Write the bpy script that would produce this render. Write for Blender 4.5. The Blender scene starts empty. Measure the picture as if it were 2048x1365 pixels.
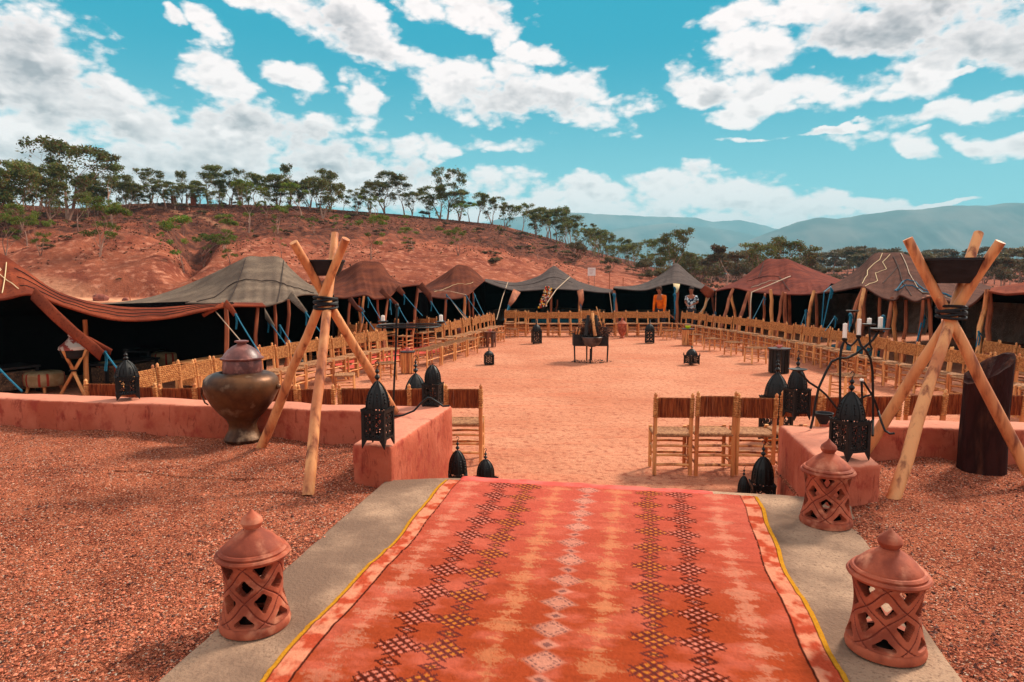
import bpy, math, random
import numpy as np
from mathutils import Vector, Matrix
R = math.radians
SC = bpy.context.scene
COL = SC.collection
rnd = random.Random(7)
# ------------------------------------------------------------ camera
F = 1365.0                                   # focal length in photo pixels (2048 wide): 24 mm on 36 mm
PITCH = math.atan(124.5 / F)
CAM = Vector((0, 0, 2.0))
cd = bpy.data.cameras.new('camera'); cam = bpy.data.objects.new('camera', cd); COL.objects.link(cam)
cd.lens = 24.0; cd.sensor_width = 36.0; cd.clip_start = 0.05; cd.clip_end = 20000
cam.location = CAM; cam.rotation_euler = (R(90) - PITCH, 0, 0)
SC.camera = cam
_f = Vector((0, math.cos(PITCH), -math.sin(PITCH))); _u = Vector((0, math.sin(PITCH), math.cos(PITCH)))
def ray(px, py):
    return _f + Vector((1, 0, 0)) * ((px - 1024) / F) + _u * ((682.5 - py) / F)
def P(px, py, d):                            # point at forward distance d
    r = ray(px, py); return CAM + r * (d / r.y)
def A(px, py, z=0.0):                        # point on the level z
    r = ray(px, py); return CAM + r * ((z - CAM.z) / r.z)
def proj(p):
    q = Vector(p) - CAM; w = q.dot(_f)
    return 1024 + F * q.x / w, 682.5 - F * q.dot(_u) / w
# ------------------------------------------------------------ light and exposure
SUN_AZ, SUN_EL = R(52), R(43)                # azimuth clockwise from +Y
SC.view_settings.view_transform = 'Standard'; SC.view_settings.look = 'None'
SC.view_settings.exposure = 0.14; SC.view_settings.gamma = 1.0; SC.view_settings.use_curve_mapping = False
SC.render.engine = 'CYCLES'
SC.cycles.max_bounces = 6; SC.cycles.diffuse_bounces = 3; SC.cycles.glossy_bounces = 2
SC.cycles.volume_bounces = 0; SC.cycles.transparent_max_bounces = 6
sd = bpy.data.lights.new('sun', 'SUN'); sun = bpy.data.objects.new('sun', sd); COL.objects.link(sun)
sd.energy = 5.0; sd.angle = R(11); sd.color = (1.0, 0.89, 0.74)
sdir = Vector((math.sin(SUN_AZ) * math.cos(SUN_EL), math.cos(SUN_AZ) * math.cos(SUN_EL), math.sin(SUN_EL)))
sun.rotation_euler = sdir.to_track_quat('Z', 'Y').to_euler()
def lin(r, g, b):
    return tuple((c / 255 / 12.92 if c / 255 <= .04045 else ((c / 255 + .055) / 1.055) ** 2.4) for c in (r, g, b))
# node helper
class N:
    def __init__(s, tree): s.t = tree
    def n(s, typ, **kw):
        o = s.t.nodes.new(typ)
        for k, v in kw.items(): setattr(o, k, v)
        return o
    def put(s, sock, v):
        if isinstance(v, bpy.types.NodeSocket): s.t.links.new(v, sock)
        elif v is not None: sock.default_value = v
    def m(s, op, a, b=None, c=None, clamp=False):
        o = s.n('ShaderNodeMath', operation=op); o.use_clamp = clamp
        for i, v in enumerate((a, b, c)):
            if v is not None: s.put(o.inputs[i], v)
        return o.outputs[0]
    def v(s, op, a, b=None, scale=None):
        o = s.n('ShaderNodeVectorMath', operation=op); s.put(o.inputs[0], a)
        if b is not None: s.put(o.inputs[1], b)
        if scale is not None: s.put(o.inputs[3], scale)
        return o.outputs['Value'] if op in ('LENGTH', 'DOT_PRODUCT') else o.outputs[0]
    def mix(s, f, a, b, mode='MIX'):
        o = s.n('ShaderNodeMix', data_type='RGBA', blend_type=mode)
        s.put(o.inputs[0], f)
        for i, c in ((6, a), (7, b)):
            s.put(o.inputs[i], tuple(c) + (1,) if isinstance(c, (tuple, list)) and len(c) == 3 else c)
        return o.outputs[2]
    def ss(s, x, a, b):                       # smoothstep
        o = s.n('ShaderNodeMapRange', interpolation_type='SMOOTHSTEP'); s.put(o.inputs[0], x)
        o.inputs[1].default_value = a; o.inputs[2].default_value = b
        return o.outputs[0]
    def noise(s, vec, scale, detail=6, rough=.55, dist=0.0, dim='3D'):
        o = s.n('ShaderNodeTexNoise', noise_dimensions=dim); s.put(o.inputs['Vector'], vec)
        o.inputs['Scale'].default_value = scale; o.inputs['Detail'].default_value = detail
        o.inputs['Roughness'].default_value = rough; o.inputs['Distortion'].default_value = dist
        return o.outputs[0]
# ------------------------------------------------------------ sky with clouds
W = bpy.data.worlds.new('World'); SC.world = W; W.use_nodes = True
W.node_tree.nodes.clear(); S = N(W.node_tree)
out = S.n('ShaderNodeOutputWorld'); bg = S.n('ShaderNodeBackground'); bg.inputs[1].default_value = 0.11
S.t.links.new(bg.outputs[0], out.inputs[0])
sky = S.n('ShaderNodeTexSky', sky_type='NISHITA'); sky.sun_disc = False
sky.sun_elevation = SUN_EL; sky.sun_rotation = SUN_AZ; sky.altitude = 500; sky.air_density = 1.0; sky.dust_density = 0.6; sky.ozone_density = 1.0
tc = S.n('ShaderNodeTexCoord'); dirv = tc.outputs['Generated']
sx = S.n('ShaderNodeSeparateXYZ'); S.put(sx.inputs[0], dirv); dx, dy, dz = sx.outputs
az = S.m('ARCTAN2', dx, dy); el = S.m('ARCSINE', dz)
cx = S.n('ShaderNodeCombineXYZ'); S.put(cx.inputs[0], az); S.put(cx.inputs[1], el)
pv0 = cx.outputs[0]
# teal grade of the clear sky: deeper overhead, pale near the horizon
elc = S.m('MAXIMUM', el, 0.0)
g1 = S.ss(elc, -0.02, 0.33)
clear = S.mix(g1, (3.2, 7.0, 7.4), (0.0, 3.2, 4.7))
skyc = S.mix(0.02, clear, S.mix(1.0, sky.outputs[0], (0.45, 1.0, 0.95), 'MULTIPLY'))
BL = [(20, 120, 270, 150, 22), (0, 270, 330, 150, 0), (290, 255, 300, 85, 24), (560, 300, 330, 95, 8), (250, 330, 480, 95, 0), (900, 285, 170, 26, -3),
      (640, 375, 460, 60, 0), (690, 45, 170, 66, 28), (560, 5, 130, 40, 10), (780, 95, 70, 25, 20), (960, 35, 100, 40, 35), (830, 5, 70, 25, 20),
      (1050, 185, 235, 60, 6), (900, 170, 70, 45, 20), (590, 150, 72, 32, 15), (415, 62, 52, 26, 25), (352, 50, 26, 12, 30), (430, 152, 95, 40, 25), (725, 180, 52, 45, 35),
      (1075, 108, 62, 26, -5), (1000, 95, 30, 18, 20), (1500, 130, 130, 80, 0), (1400, 165, 60, 38, 0), (1460, 225, 70, 22, 0), (1680, 175, 190, 40, 5), (1860, 150, 60, 45, 0), (1560, 190, 130, 35, 0),
      (1620, 15, 230, 40, 0), (1830, 55, 280, 62, 5), (2000, 100, 190, 62, 10), (1905, 232, 260, 24, -5), (1630, 262, 190, 8, -4), (1960, 285, 55, 18, 5), (1820, 285, 60, 22, 20),
      (2040, 283, 70, 22, 0), (1850, 272, 30, 10, 0), (1200, 385, 230, 40, 6), (1330, 360, 100, 34, 0), (1450, 400, 190, 44, 10), (1560, 420, 150, 40, 10), (1700, 400, 110, 26, 10), (1140, 440, 330, 55, 0), (1500, 450, 250, 40, 0),
      (1905, 172, 30, 10, 0), (1850, 412, 130, 9, 0)]
GR = [(20, 90, 240, 70, 15), (100, 200, 330, 45, 10), (1860, 60, 260, 75, 5), (2040, 100, 170, 70, 0), (1700, 60, 120, 30, 0), (560, 260, 250, 34, 5), (700, 320, 260, 30, 0), (1030, 215, 170, 30, 5), (300, 330, 420, 40, 0), (690, 70, 110, 30, 20), (1600, 160, 130, 20, 0), (1410, 180, 40, 18, 0)]
def azel(px, py):
    r = ray(px, py).normalized(); return math.atan2(r.x, r.y), math.asin(r.z)
def blobs(vec, lst):
    res = None
    for (bx, by, rx, ry, rot) in lst:
        a, e = azel(bx, by); k = math.cos(math.atan((bx - 1024) / F))
        d = S.v('SUBTRACT', vec, (a, e, 0))
        t = R(rot); c, s_ = math.cos(t), math.sin(t); ax, ay = rx / F * k * k, ry / F * k
        # dot rows of the rotation, divided by radii (photo y points down)
        u = S.v('DOT_PRODUCT', d, (c / ax, -s_ / ax, 0)); w = S.v('DOT_PRODUCT', d, (s_ / ay, c / ay, 0))
        l = S.m('ADD', S.m('MULTIPLY', u, u), S.m('MULTIPLY', w, w))
        val = S.m('SUBTRACT', 1.0, l)
        res = val if res is None else S.m('SMOOTH_MAX', res, val, 0.35)
    return res
stretch = S.v('MULTIPLY', pv0, (1.0, 1.7, 1.0))
w1 = S.n('ShaderNodeTexNoise', noise_dimensions='3D'); S.put(w1.inputs['Vector'], stretch); w1.inputs['Scale'].default_value = 9; w1.inputs['Detail'].default_value = 5
warp = S.v('SCALE', S.v('SUBTRACT', w1.outputs['Color'], (.5, .5, .5)), scale=0.075)
pw = S.v('ADD', pv0, warp)
core = S.m('MAXIMUM', blobs(pw, BL), -1.5)
# beyond the picture: unseen clouds, added thickly to make the skylight neutral
big = S.noise(stretch, 3.2, 4)
outm = S.m('MAXIMUM', S.ss(S.m('ABSOLUTE', az), .72, .95), S.ss(el, .47, .62))
core = S.m('MAXIMUM', core, S.m('ADD', S.m('MULTIPLY', outm, 1.6), S.m('SUBTRACT', S.m('MULTIPLY', big, 4.5), 3.0)))
def vor(vec, sc_):
    o = S.n('ShaderNodeTexVoronoi', feature='SMOOTH_F1', voronoi_dimensions='2D'); S.put(o.inputs['Vector'], vec); o.inputs['Scale'].default_value = sc_; o.inputs['Smoothness'].default_value = .35
    return o.outputs['Distance']
def billow(vec):
    wv = S.n('ShaderNodeTexNoise', noise_dimensions='2D'); S.put(wv.inputs['Vector'], vec); wv.inputs['Scale'].default_value = 26; wv.inputs['Detail'].default_value = 4
    vec = S.v('ADD', vec, S.v('SCALE', S.v('SUBTRACT', wv.outputs['Color'], (.5, .5, .5)), scale=.022))
    s1 = S.m('ADD', S.m('MULTIPLY', vor(vec, 13), .9), S.m('ADD', S.m('MULTIPLY', vor(vec, 31), .5), S.m('MULTIPLY', vor(vec, 74), .28)))
    return S.m('SUBTRACT', 1.0, s1)
bw = billow(stretch); bwu = billow(S.v('ADD', stretch, (0.006, 0.016, 0)))
f1 = S.noise(stretch, 11, 6, .55)
f2 = S.noise(stretch, 60, 6, .6)
dens = S.m('ADD', S.m('MULTIPLY', S.m('ADD', core, .04), 1.45), S.m('ADD', S.m('MULTIPLY', S.m('SUBTRACT', f1, .5), 3.0), S.m('MULTIPLY', S.m('SUBTRACT', bw, .28), 2.0)))
dens = S.m('ADD', dens, S.m('MULTIPLY', S.m('SUBTRACT', f2, .5), 1.5))
alpha = S.ss(dens, -0.1, 1.1)
# grey bellies: dense thick places and where the cloud above is thick
relief = S.m('SUBTRACT', bw, bwu)             # >0 : thicker below than above
gmask = S.ss(blobs(pw, GR), -0.6, 1.0)
shade = S.m('ADD', S.m('MULTIPLY', gmask, .78), S.m('ADD', S.m('MULTIPLY', relief, -1.1), S.m('MULTIPLY', S.m('SUBTRACT', f1, .5), .5)), clamp=True)
shade = S.m('MULTIPLY', shade, S.ss(dens, .3, 2.2))
cloud = S.mix(shade, (10.2, 9.0, 8.7), (3.7, 3.35, 3.55))
fin = S.mix(S.m('MULTIPLY', alpha, 0.97), skyc, cloud)
# ground half of the world: dull red earth
fin = S.mix(S.ss(el, -0.03, 0.0), (1.6, .95, .7), fin)
S.put(bg.inputs[0], fin)
W.cycles.sampling_method = 'MANUAL'; W.cycles.sample_map_resolution = 512
# ------------------------------------------------------------ mesh builder
class MB:
    def __init__(s): s.v = []; s.f = []; s.m = []; s.cur = 0
    def add(s, vs, fs):
        o = len(s.v); s.v.extend([tuple(v) for v in vs]); s.f.extend([tuple(i + o for i in f) for f in fs]); s.m.extend([s.cur] * len(fs)); return s
    def box(s, c, d, rz=0, rot=None, taper=1.0):
        hx, hy, hz = d[0] / 2, d[1] / 2, d[2] / 2
        vs = [Vector((x * hx * (taper if z > 0 else 1), y * hy * (taper if z > 0 else 1), z * hz)) for z in (-1, 1) for y in (-1, 1) for x in (-1, 1)]
        M_ = rot if rot is not None else Matrix.Rotation(rz, 3, 'Z')
        vs = [M_ @ v + Vector(c) for v in vs]
        return s.add(vs, [(0, 2, 3, 1), (4, 5, 7, 6), (0, 1, 5, 4), (2, 6, 7, 3), (0, 4, 6, 2), (1, 3, 7, 5)])
    def tube(s, pts, r, n=6, cap=True, flat=None):
        pts = [Vector(p) for p in pts]; k = len(pts)
        rs = r if isinstance(r, (list, tuple)) else [r] * k
        prev = None; vs = []
        for i, p in enumerate(pts):
            t = (pts[min(i + 1, k - 1)] - pts[max(i - 1, 0)])
            t = t.normalized() if t.length > 1e-9 else Vector((0, 0, 1))
            if prev is None:
                ref = Vector((0, 0, 1)) if abs(t.z) < .9 else Vector((1, 0, 0)); a = t.cross(ref).normalized()
            else:
                a = (prev - t * prev.dot(t)); a = a.normalized() if a.length > 1e-6 else t.orthogonal().normalized()
            prev = a; b = t.cross(a)
            for j in range(n):
                th = 2 * math.pi * j / n
                vs.append(p + a * (math.cos(th) * rs[i]) + b * (math.sin(th) * rs[i] * (flat or 1)))
        fs = [(i * n + j, i * n + (j + 1) % n, (i + 1) * n + (j + 1) % n, (i + 1) * n + j) for i in range(k - 1) for j in range(n)]
        if cap: fs += [tuple(reversed(range(n))), tuple((k - 1) * n + j for j in range(n))]
        return s.add(vs, fs)
    def lathe(s, prof, n=24, c=(0, 0, 0), fr=None):
        vs = []; k = len(prof)
        for r, z in prof:
            for j in range(n):
                th = 2 * math.pi * j / n; rr = max(r, 1e-4) * (fr(th, z) if fr else 1)
                vs.append((c[0] + math.cos(th) * rr, c[1] + math.sin(th) * rr, c[2] + z))
        fs = [(i * n + j, i * n + (j + 1) % n, (i + 1) * n + (j + 1) % n, (i + 1) * n + j) for i in range(k - 1) for j in range(n)]
        if prof[0][0] > 1e-3: fs.append(tuple(reversed(range(n))))
        if prof[-1][0] > 1e-3: fs.append(tuple((k - 1) * n + j for j in range(n)))
        return s.add(vs, fs)
    def ball(s, c, r, n=8, m=5, sz=1.0):
        pr = [(r * math.sin(math.pi * i / m), -r * sz * math.cos(math.pi * i / m)) for i in range(m + 1)]
        return s.lathe(pr, n, c)
    def build(s, name, mat=None, parent=None, smooth=True, world=False, xf=None):
        me = bpy.data.meshes.new(name)
        vs = np.array(s.v, dtype=np.float64).reshape(-1, 3)
        if world and parent is not None: vs = vs - np.array(parent.location)
        me.from_pydata(vs.tolist(), [], s.f)
        mats = mat if isinstance(mat, (list, tuple)) else [mat]
        for q in mats: me.materials.append(q)
        if len(mats) > 1: me.polygons.foreach_set('material_index', s.m)
        if smooth:
            me.polygons.foreach_set('use_smooth', [True] * len(me.polygons))
            try: me.set_sharp_from_angle(angle=R(38))
            except Exception: pass
        me.update()
        o = bpy.data.objects.new(name, me); COL.objects.link(o)
        if parent is not None: o.parent = parent
        return o
def npmesh(name, V, Q, mat, parent=None, smooth=True, col=None, cname='c', kind=None):
    me = bpy.data.meshes.new(name); V = np.asarray(V, dtype=np.float32); Q = np.asarray(Q, dtype=np.int32)
    k = Q.shape[1]
    me.vertices.add(len(V)); me.vertices.foreach_set('co', V.ravel())
    me.loops.add(Q.size); me.loops.foreach_set('vertex_index', Q.ravel())
    me.polygons.add(len(Q)); me.polygons.foreach_set('loop_start', np.arange(len(Q), dtype=np.int32) * k)
    me.polygons.foreach_set('use_smooth', np.full(len(Q), smooth))
    me.update(calc_edges=True)
    if col is not None:
        for cn, arr in (col.items() if isinstance(col, dict) else {cname: col}.items()):
            a = me.color_attributes.new(cn, 'FLOAT_COLOR', 'POINT')
            arr = np.asarray(arr, dtype=np.float32)
            if arr.ndim == 1: arr = np.stack([arr] * 3, 1)
            a.data.foreach_set('color', np.concatenate([arr, np.ones((len(arr), 1), np.float32)], 1).ravel())
    me.materials.append(mat); me.validate()
    o = bpy.data.objects.new(name, me); COL.objects.link(o)
    if parent is not None: o.parent = parent
    if kind: o['kind'] = kind
    return o
def grid_quads(nr, nc):
    i = np.arange(nr - 1)[:, None] * nc + np.arange(nc - 1)[None, :]
    return np.stack([i, i + 1, i + nc + 1, i + nc], -1).reshape(-1, 4)
def tag(o, label, cat, group=None, kind=None):
    o['label'] = label; o['category'] = cat
    if group: o['group'] = group
    if kind: o['kind'] = kind
    return o
def thing(name, label, cat, loc=(0, 0, 0), rz=0, group=None):
    o = bpy.data.objects.new(name, None); COL.objects.link(o); o.location = loc; o.rotation_euler = (0, 0, rz)
    o.empty_display_size = .1
    return tag(o, label, cat, group)
def dup(root, loc, rz=0, label=None, group=None, scale=None, flags=None):
    r = root.copy(); COL.objects.link(r); r.location = loc; r.rotation_euler = (0, 0, rz)
    if scale is not None: r.scale = scale if not isinstance(scale, (int, float)) else (scale,) * 3
    if label: r['label'] = label
    if group: r['group'] = group
    for ch in KIDS(root):
        c = ch.copy(); COL.objects.link(c); c.parent = r
        for g in KIDS(ch):
            d = g.copy(); COL.objects.link(d); d.parent = c
    return r
_kids = {}
def KIDS(o):
    if o.name not in _kids: _kids[o.name] = list(o.children)
    return _kids[o.name]
# numpy value noise
def vn(x, y, seed=0):
    xi = np.floor(x); yi = np.floor(y); fx = x - xi; fy = y - yi; fx = fx * fx * (3 - 2 * fx); fy = fy * fy * (3 - 2 * fy)
    def h(a, b):
        s = np.sin(a * 127.1 + b * 311.7 + seed * 74.7) * 43758.5453; return s - np.floor(s)
    return (h(xi, yi) * (1 - fx) + h(xi + 1, yi) * fx) * (1 - fy) + (h(xi, yi + 1) * (1 - fx) + h(xi + 1, yi + 1) * fx) * fy
def fbm(x, y, oct=4, seed=0, ridged=False):
    s = 0; a = .5; t = 0
    for i in range(oct):
        n = vn(x * 2 ** i + i * 17.3, y * 2 ** i - i * 9.1, seed + i)
        if ridged: n = 1 - abs(2 * n - 1)
        s = s + a * n; t += a; a *= .5
    return s / t
# ------------------------------------------------------------ materials
def M(name, c1, c2=None, scale=6, rough=.85, bump=.25, bscale=None, dist=.02, metal=0, spec=.3, stretch=(1, 1, 1), c3=None, rand=0.0, detail=6, lo=.38, hi=.62, attr=None, s3=None, wave=None, coat=0):
    m = bpy.data.materials.new(name); m.use_nodes = True; T = N(m.node_tree); b = m.node_tree.nodes['Principled BSDF']
    tcn = T.n('ShaderNodeTexCoord'); vec = T.v('MULTIPLY', tcn.outputs['Object'], stretch)
    if rand:
        oi = T.n('ShaderNodeObjectInfo'); vec = T.v('ADD', vec, T.v('SCALE', (13.1, 7.7, 5.3), scale=oi.outputs['Random']))
    col = c1
    if c2 is not None: col = T.mix(T.ss(T.noise(vec, scale, detail), lo, hi), c1, c2)
    if c3 is not None: col = T.mix(T.ss(T.noise(vec, s3 or scale * 5.3, 4), .5, .72), col, c3)
    if wave:                                   # (axis, scale, colour, amount)
        wv = T.n('ShaderNodeTexWave', bands_direction=wave[0]); T.put(wv.inputs['Vector'], vec); wv.inputs['Scale'].default_value = wave[1]; wv.inputs['Distortion'].default_value = 1.2; wv.inputs['Detail'].default_value = 2
        col = T.mix(T.m('MULTIPLY', T.ss(wv.outputs['Fac'], .35, .8), wave[3]), col, wave[2])
    if attr:
        an = T.n('ShaderNodeVertexColor', layer_name=attr); col = T.mix(1.0, col, an.outputs[0], 'MULTIPLY')
    if rand:
        hs = T.n('ShaderNodeHueSaturation'); T.put(hs.inputs['Color'], col if isinstance(col, bpy.types.NodeSocket) else tuple(col) + (1,))
        T.put(hs.inputs['Value'], T.m('ADD', 1 - rand, T.m('MULTIPLY', oi.outputs['Random'], 2 * rand))); col = hs.outputs[0]
    T.put(b.inputs['Base Color'], tuple(col) + (1,) if isinstance(col, tuple) else col)
    b.inputs['Roughness'].default_value = rough; b.inputs['Metallic'].default_value = metal
    b.inputs['Specular IOR Level'].default_value = spec
    if coat: b.inputs['Coat Weight'].default_value = coat
    if bump:
        bn = T.n('ShaderNodeBump'); bn.inputs['Strength'].default_value = bump; bn.inputs['Distance'].default_value = dist
        h = T.noise(vec, bscale or scale * 4, 5, .6)
        if wave: h = T.m('ADD', h, wv.outputs['Fac'])
        T.put(bn.inputs['Height'], h); T.put(b.inputs['Normal'], bn.outputs[0])
    return m
# ------------------------------------------------------------ terrain
def ip(x, tab): return np.interp(x, [t[0] for t in tab], [t[1] for t in tab])
RPY = [(-900, 425), (0, 408), (160, 420), (270, 411), (340, 409), (600, 415), (700, 424), (800, 431), (1000, 452), (1100, 478), (1200, 508), (1300, 534), (1400, 549), (1500, 548), (1700, 538), (1850, 531), (2048, 526), (3000, 520)]
RY = [(-900, 95), (0, 95), (600, 105), (1000, 125), (1300, 160), (1450, 230), (2048, 260), (3000, 260)]
Y0 = [(-900, 52), (0, 54), (700, 56), (1100, 60), (1300, 70), (1500, 95), (2048, 110), (3000, 110)]
PX = [(-900, .55), (1000, .62), (1350, .8), (1500, 1.1), (3000, 1.2)]
def terrain(x, y):
    """height and 'upper slope' mask for world x, y (y > 0)"""
    x = np.asarray(x, float); y = np.asarray(y, float); ys = np.maximum(y, .5)
    px = np.clip(1024 + F * x / ys, -900, 3000)
    py, yr, y0, ex = ip(px, RPY), ip(px, RY), ip(px, Y0), ip(px, PX)
    zr = 2 + (558 - py) / F * yr
    zb = .55
    s = (ys - y0) / (yr - y0); sc_ = np.clip(s, 0, 1)
    z = zb * np.clip((ys - 33) / (y0 - 33), 0, 1) ** 1.3
    leftm = np.clip((1350 - px) / 300, 0, 1)
    prof = sc_ ** ex * (1 - .25 * np.sin(np.pi * sc_) * 0)
    z = z + (zr - zb) * prof
    # erosion: ribs and gullies on the slope
    am = np.sin(np.pi * np.clip(sc_ * 1.0, 0, 1)) ** .7
    g = fbm(x / 7 + 3, y / 11, 4, 3, True)
    z = z - leftm * am * 1.9 * g ** 2 - leftm * am * .5 * fbm(x / 1.6, y / 2.5, 3, 9, True)
    pg = 345 + 150 * sc_ + 20 * np.sin(sc_ * 9)
    z = z - leftm * 3.2 * np.exp(-((px - pg) / (26 + 40 * sc_)) ** 2) * np.clip(sc_ * 5, 0, 1) * np.clip((.75 - sc_) * 3, 0, 1)
    z = z + leftm * 1.2 * np.exp(-((px - 200) / 120) ** 2) * np.clip(sc_ * 4, 0, 1) * np.clip((.7 - sc_) * 3, 0, 1)
    z = z + (1 - leftm) * .5 * (fbm(x / 14, y / 14, 3, 5) - .5) * np.clip((ys - 40) / 30, 0, 1)
    over = np.clip(ys - yr, 0, None)
    z = z - np.minimum(over * .16, (zr - 0) + 3) * np.clip(over / 4, 0, 1)
    z = z + .05 * (fbm(x / 3, y / 3, 3, 2) - .5) * np.clip((ys - 30) / 8, 0, 1)
    return np.where(y > 33, z, 0.0), sc_, px, leftm
def tz(x, y): return float(terrain(x, y)[0])
def hillpoint(px, py):                        # first place along a photo column where the slope stands at row py
    y0, yr = float(ip(px, Y0)), float(ip(px, RY))
    ys = np.linspace(40, yr, 260); xs = (px - 1024) / F * ys
    z = terrain(xs, ys)[0]; pp = 558 - (z - 2) / ys * F
    i = int(np.argmin(np.abs(pp - py) + np.linspace(0, .8, 260)))
    return Vector((xs[i], ys[i], z[i]))
ths = np.concatenate([np.arange(-180, -48, 6.0), np.arange(-48, 50, .22), np.arange(50, 181, 6.0)])
def polar(rs):
    T_, R_ = np.meshgrid(np.radians(ths), rs)
    return R_ * np.sin(T_), R_ * np.cos(T_)
m_sand = M('arena_sand', lin(204, 138, 106), lin(184, 112, 82), scale=.5, c3=lin(156, 84, 62), s3=14, rough=.95, bump=.5, bscale=38, dist=.02, spec=.1, lo=.3, hi=.75)
def sand_extra(m):
    T = N(m.node_tree); b = m.node_tree.nodes['Principled BSDF']; tcn = T.n('ShaderNodeTexCoord')
    sp = T.noise(tcn.outputs['Object'], 85, 3, .7)
    src = b.inputs['Base Color'].links[0].from_socket
    c = T.mix(T.m('MULTIPLY', T.ss(sp, .53, .66), .8), src, lin(128, 62, 44)); sp2 = T.noise(T.v('ADD', tcn.outputs['Object'], (9, 4, 1)), 70, 2, .7)
    c = T.mix(T.m('MULTIPLY', T.ss(sp2, .62, .75), .7), c, lin(250, 205, 170))
    # raked and trodden streaks across the court
    st = T.noise(T.v('MULTIPLY', tcn.outputs['Object'], (.35, 2.6, 1)), 1.4, 6, .65, .6)
    c = T.mix(T.m('MULTIPLY', T.ss(st, .5, .7), .4), c, lin(196, 104, 74))
    T.t.links.new(c, b.inputs['Base Color'])
    bn = T.n('ShaderNodeBump'); bn.inputs['Strength'].default_value = .8; bn.inputs['Distance'].default_value = .09
    T.put(bn.inputs['Height'], T.m('ADD', T.noise(tcn.outputs['Object'], 3.2, 5, .6), T.m('MULTIPLY', st, .5))); T.t.links.new(b.inputs['Normal'].links[0].from_socket, bn.inputs['Normal']); T.t.links.new(bn.outputs[0], b.inputs['Normal'])
sand_extra(m_sand)
rs = np.concatenate([np.linspace(.5, 12, 40), np.linspace(12.4, 45, 60)])
X, Y = polar(rs); Z, s_, px_, lf = terrain(X, Y)
Z = Z - .012 + .02 * (fbm(X / .5, Y / .5, 3, 4) - .5) * (Y > 0)
npmesh('arena_floor', np.stack([X, Y, Z], -1).reshape(-1, 3), grid_quads(*X.shape), m_sand, kind='structure')
rs = np.concatenate([np.linspace(45, 130, 230), np.linspace(131, 290, 90), np.geomspace(295, 9000, 40)])
X, Y = polar(rs); Z, s_, px_, lf = terrain(X, Y); Z = np.where(Y > 33, Z, 0)
Z[0] -= .012
ridge = np.clip(s_, 0, 1)
soil = np.clip((ridge - .16) * 2.4 + (fbm(X / 9, Y / 14, 4, 11) - .5) * 1.6, 0, 1) * lf + (1 - lf) * np.clip(.25 + (fbm(X / 30, Y / 60, 3, 12) - .5) * 2.5, 0, 1) * np.clip((Y - 90) / 60, 0, 1)
pale = np.clip(1 - abs(Y - 50 - 4 * np.sin(X / 9)) / 3.2, 0, 1) * np.clip((1000 - px_) / 200, 0, 1)
# footpath running down the upper slope, and the track on the right
pale2 = np.exp(-((px_ - (280 + 330 * (1 - ridge) * 1.6)) / 8) ** 2) * (ridge > .55) * .3
col = np.stack([soil, np.clip(pale + pale2, 0, 1), soil * 0], -1).reshape(-1, 3)
m_hill = bpy.data.materials.new('hill_soil'); m_hill.use_nodes = True
T = N(m_hill.node_tree); b = m_hill.node_tree.nodes['Principled BSDF']; tcn = T.n('ShaderNodeTexCoord'); oc = tcn.outputs['Object']
an = T.n('ShaderNodeVertexColor', layer_name='c'); sepc = T.n('ShaderNodeSeparateColor'); T.put(sepc.inputs[0], an.outputs[0])
bare = T.mix(T.ss(T.noise(oc, .35, 7, .65), .35, .65), lin(156, 88, 64), lin(122, 62, 46))
bare = T.mix(T.ss(T.noise(oc, 1.6, 5), .5, .7), bare, lin(190, 124, 98))
lit = T.mix(T.ss(T.noise(oc, 1.1, 6, .7), .4, .62), lin(78, 46, 38), lin(120, 70, 52))
lit = T.mix(T.ss(T.noise(oc, .5, 4), .56, .7), lit, lin(150, 86, 64))
f = T.m('ADD', sepc.outputs[0], T.m('MULTIPLY', T.m('SUBTRACT', T.noise(oc, .8, 7, .7), .5), 2.2))
c = T.mix(T.ss(f, .3, .75), bare, lit)
tuft = T.ss(T.noise(oc, 3.2, 3, .6), .62, .7)
c = T.mix(T.m('MULTIPLY', tuft, .6), c, lin(84, 46, 38))
c = T.mix(sepc.outputs[1], c, T.mix(T.ss(T.noise(oc, 1.5, 5), .55, .7), lin(228, 166, 128), lin(150, 90, 66)))
T.put(b.inputs['Base Color'], c); b.inputs['Roughness'].default_value = .95; b.inputs['Specular IOR Level'].default_value = .05
bn = T.n('ShaderNodeBump'); bn.inputs['Strength'].default_value = .7; bn.inputs['Distance'].default_value = .5
T.put(bn.inputs['Height'], T.noise(oc, 1.0, 7, .68)); T.put(b.inputs['Normal'], bn.outputs[0])
npmesh('hill', np.stack([X, Y, Z], -1).reshape(-1, 3), grid_quads(*X.shape), m_hill, col=col, kind='structure')
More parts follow.
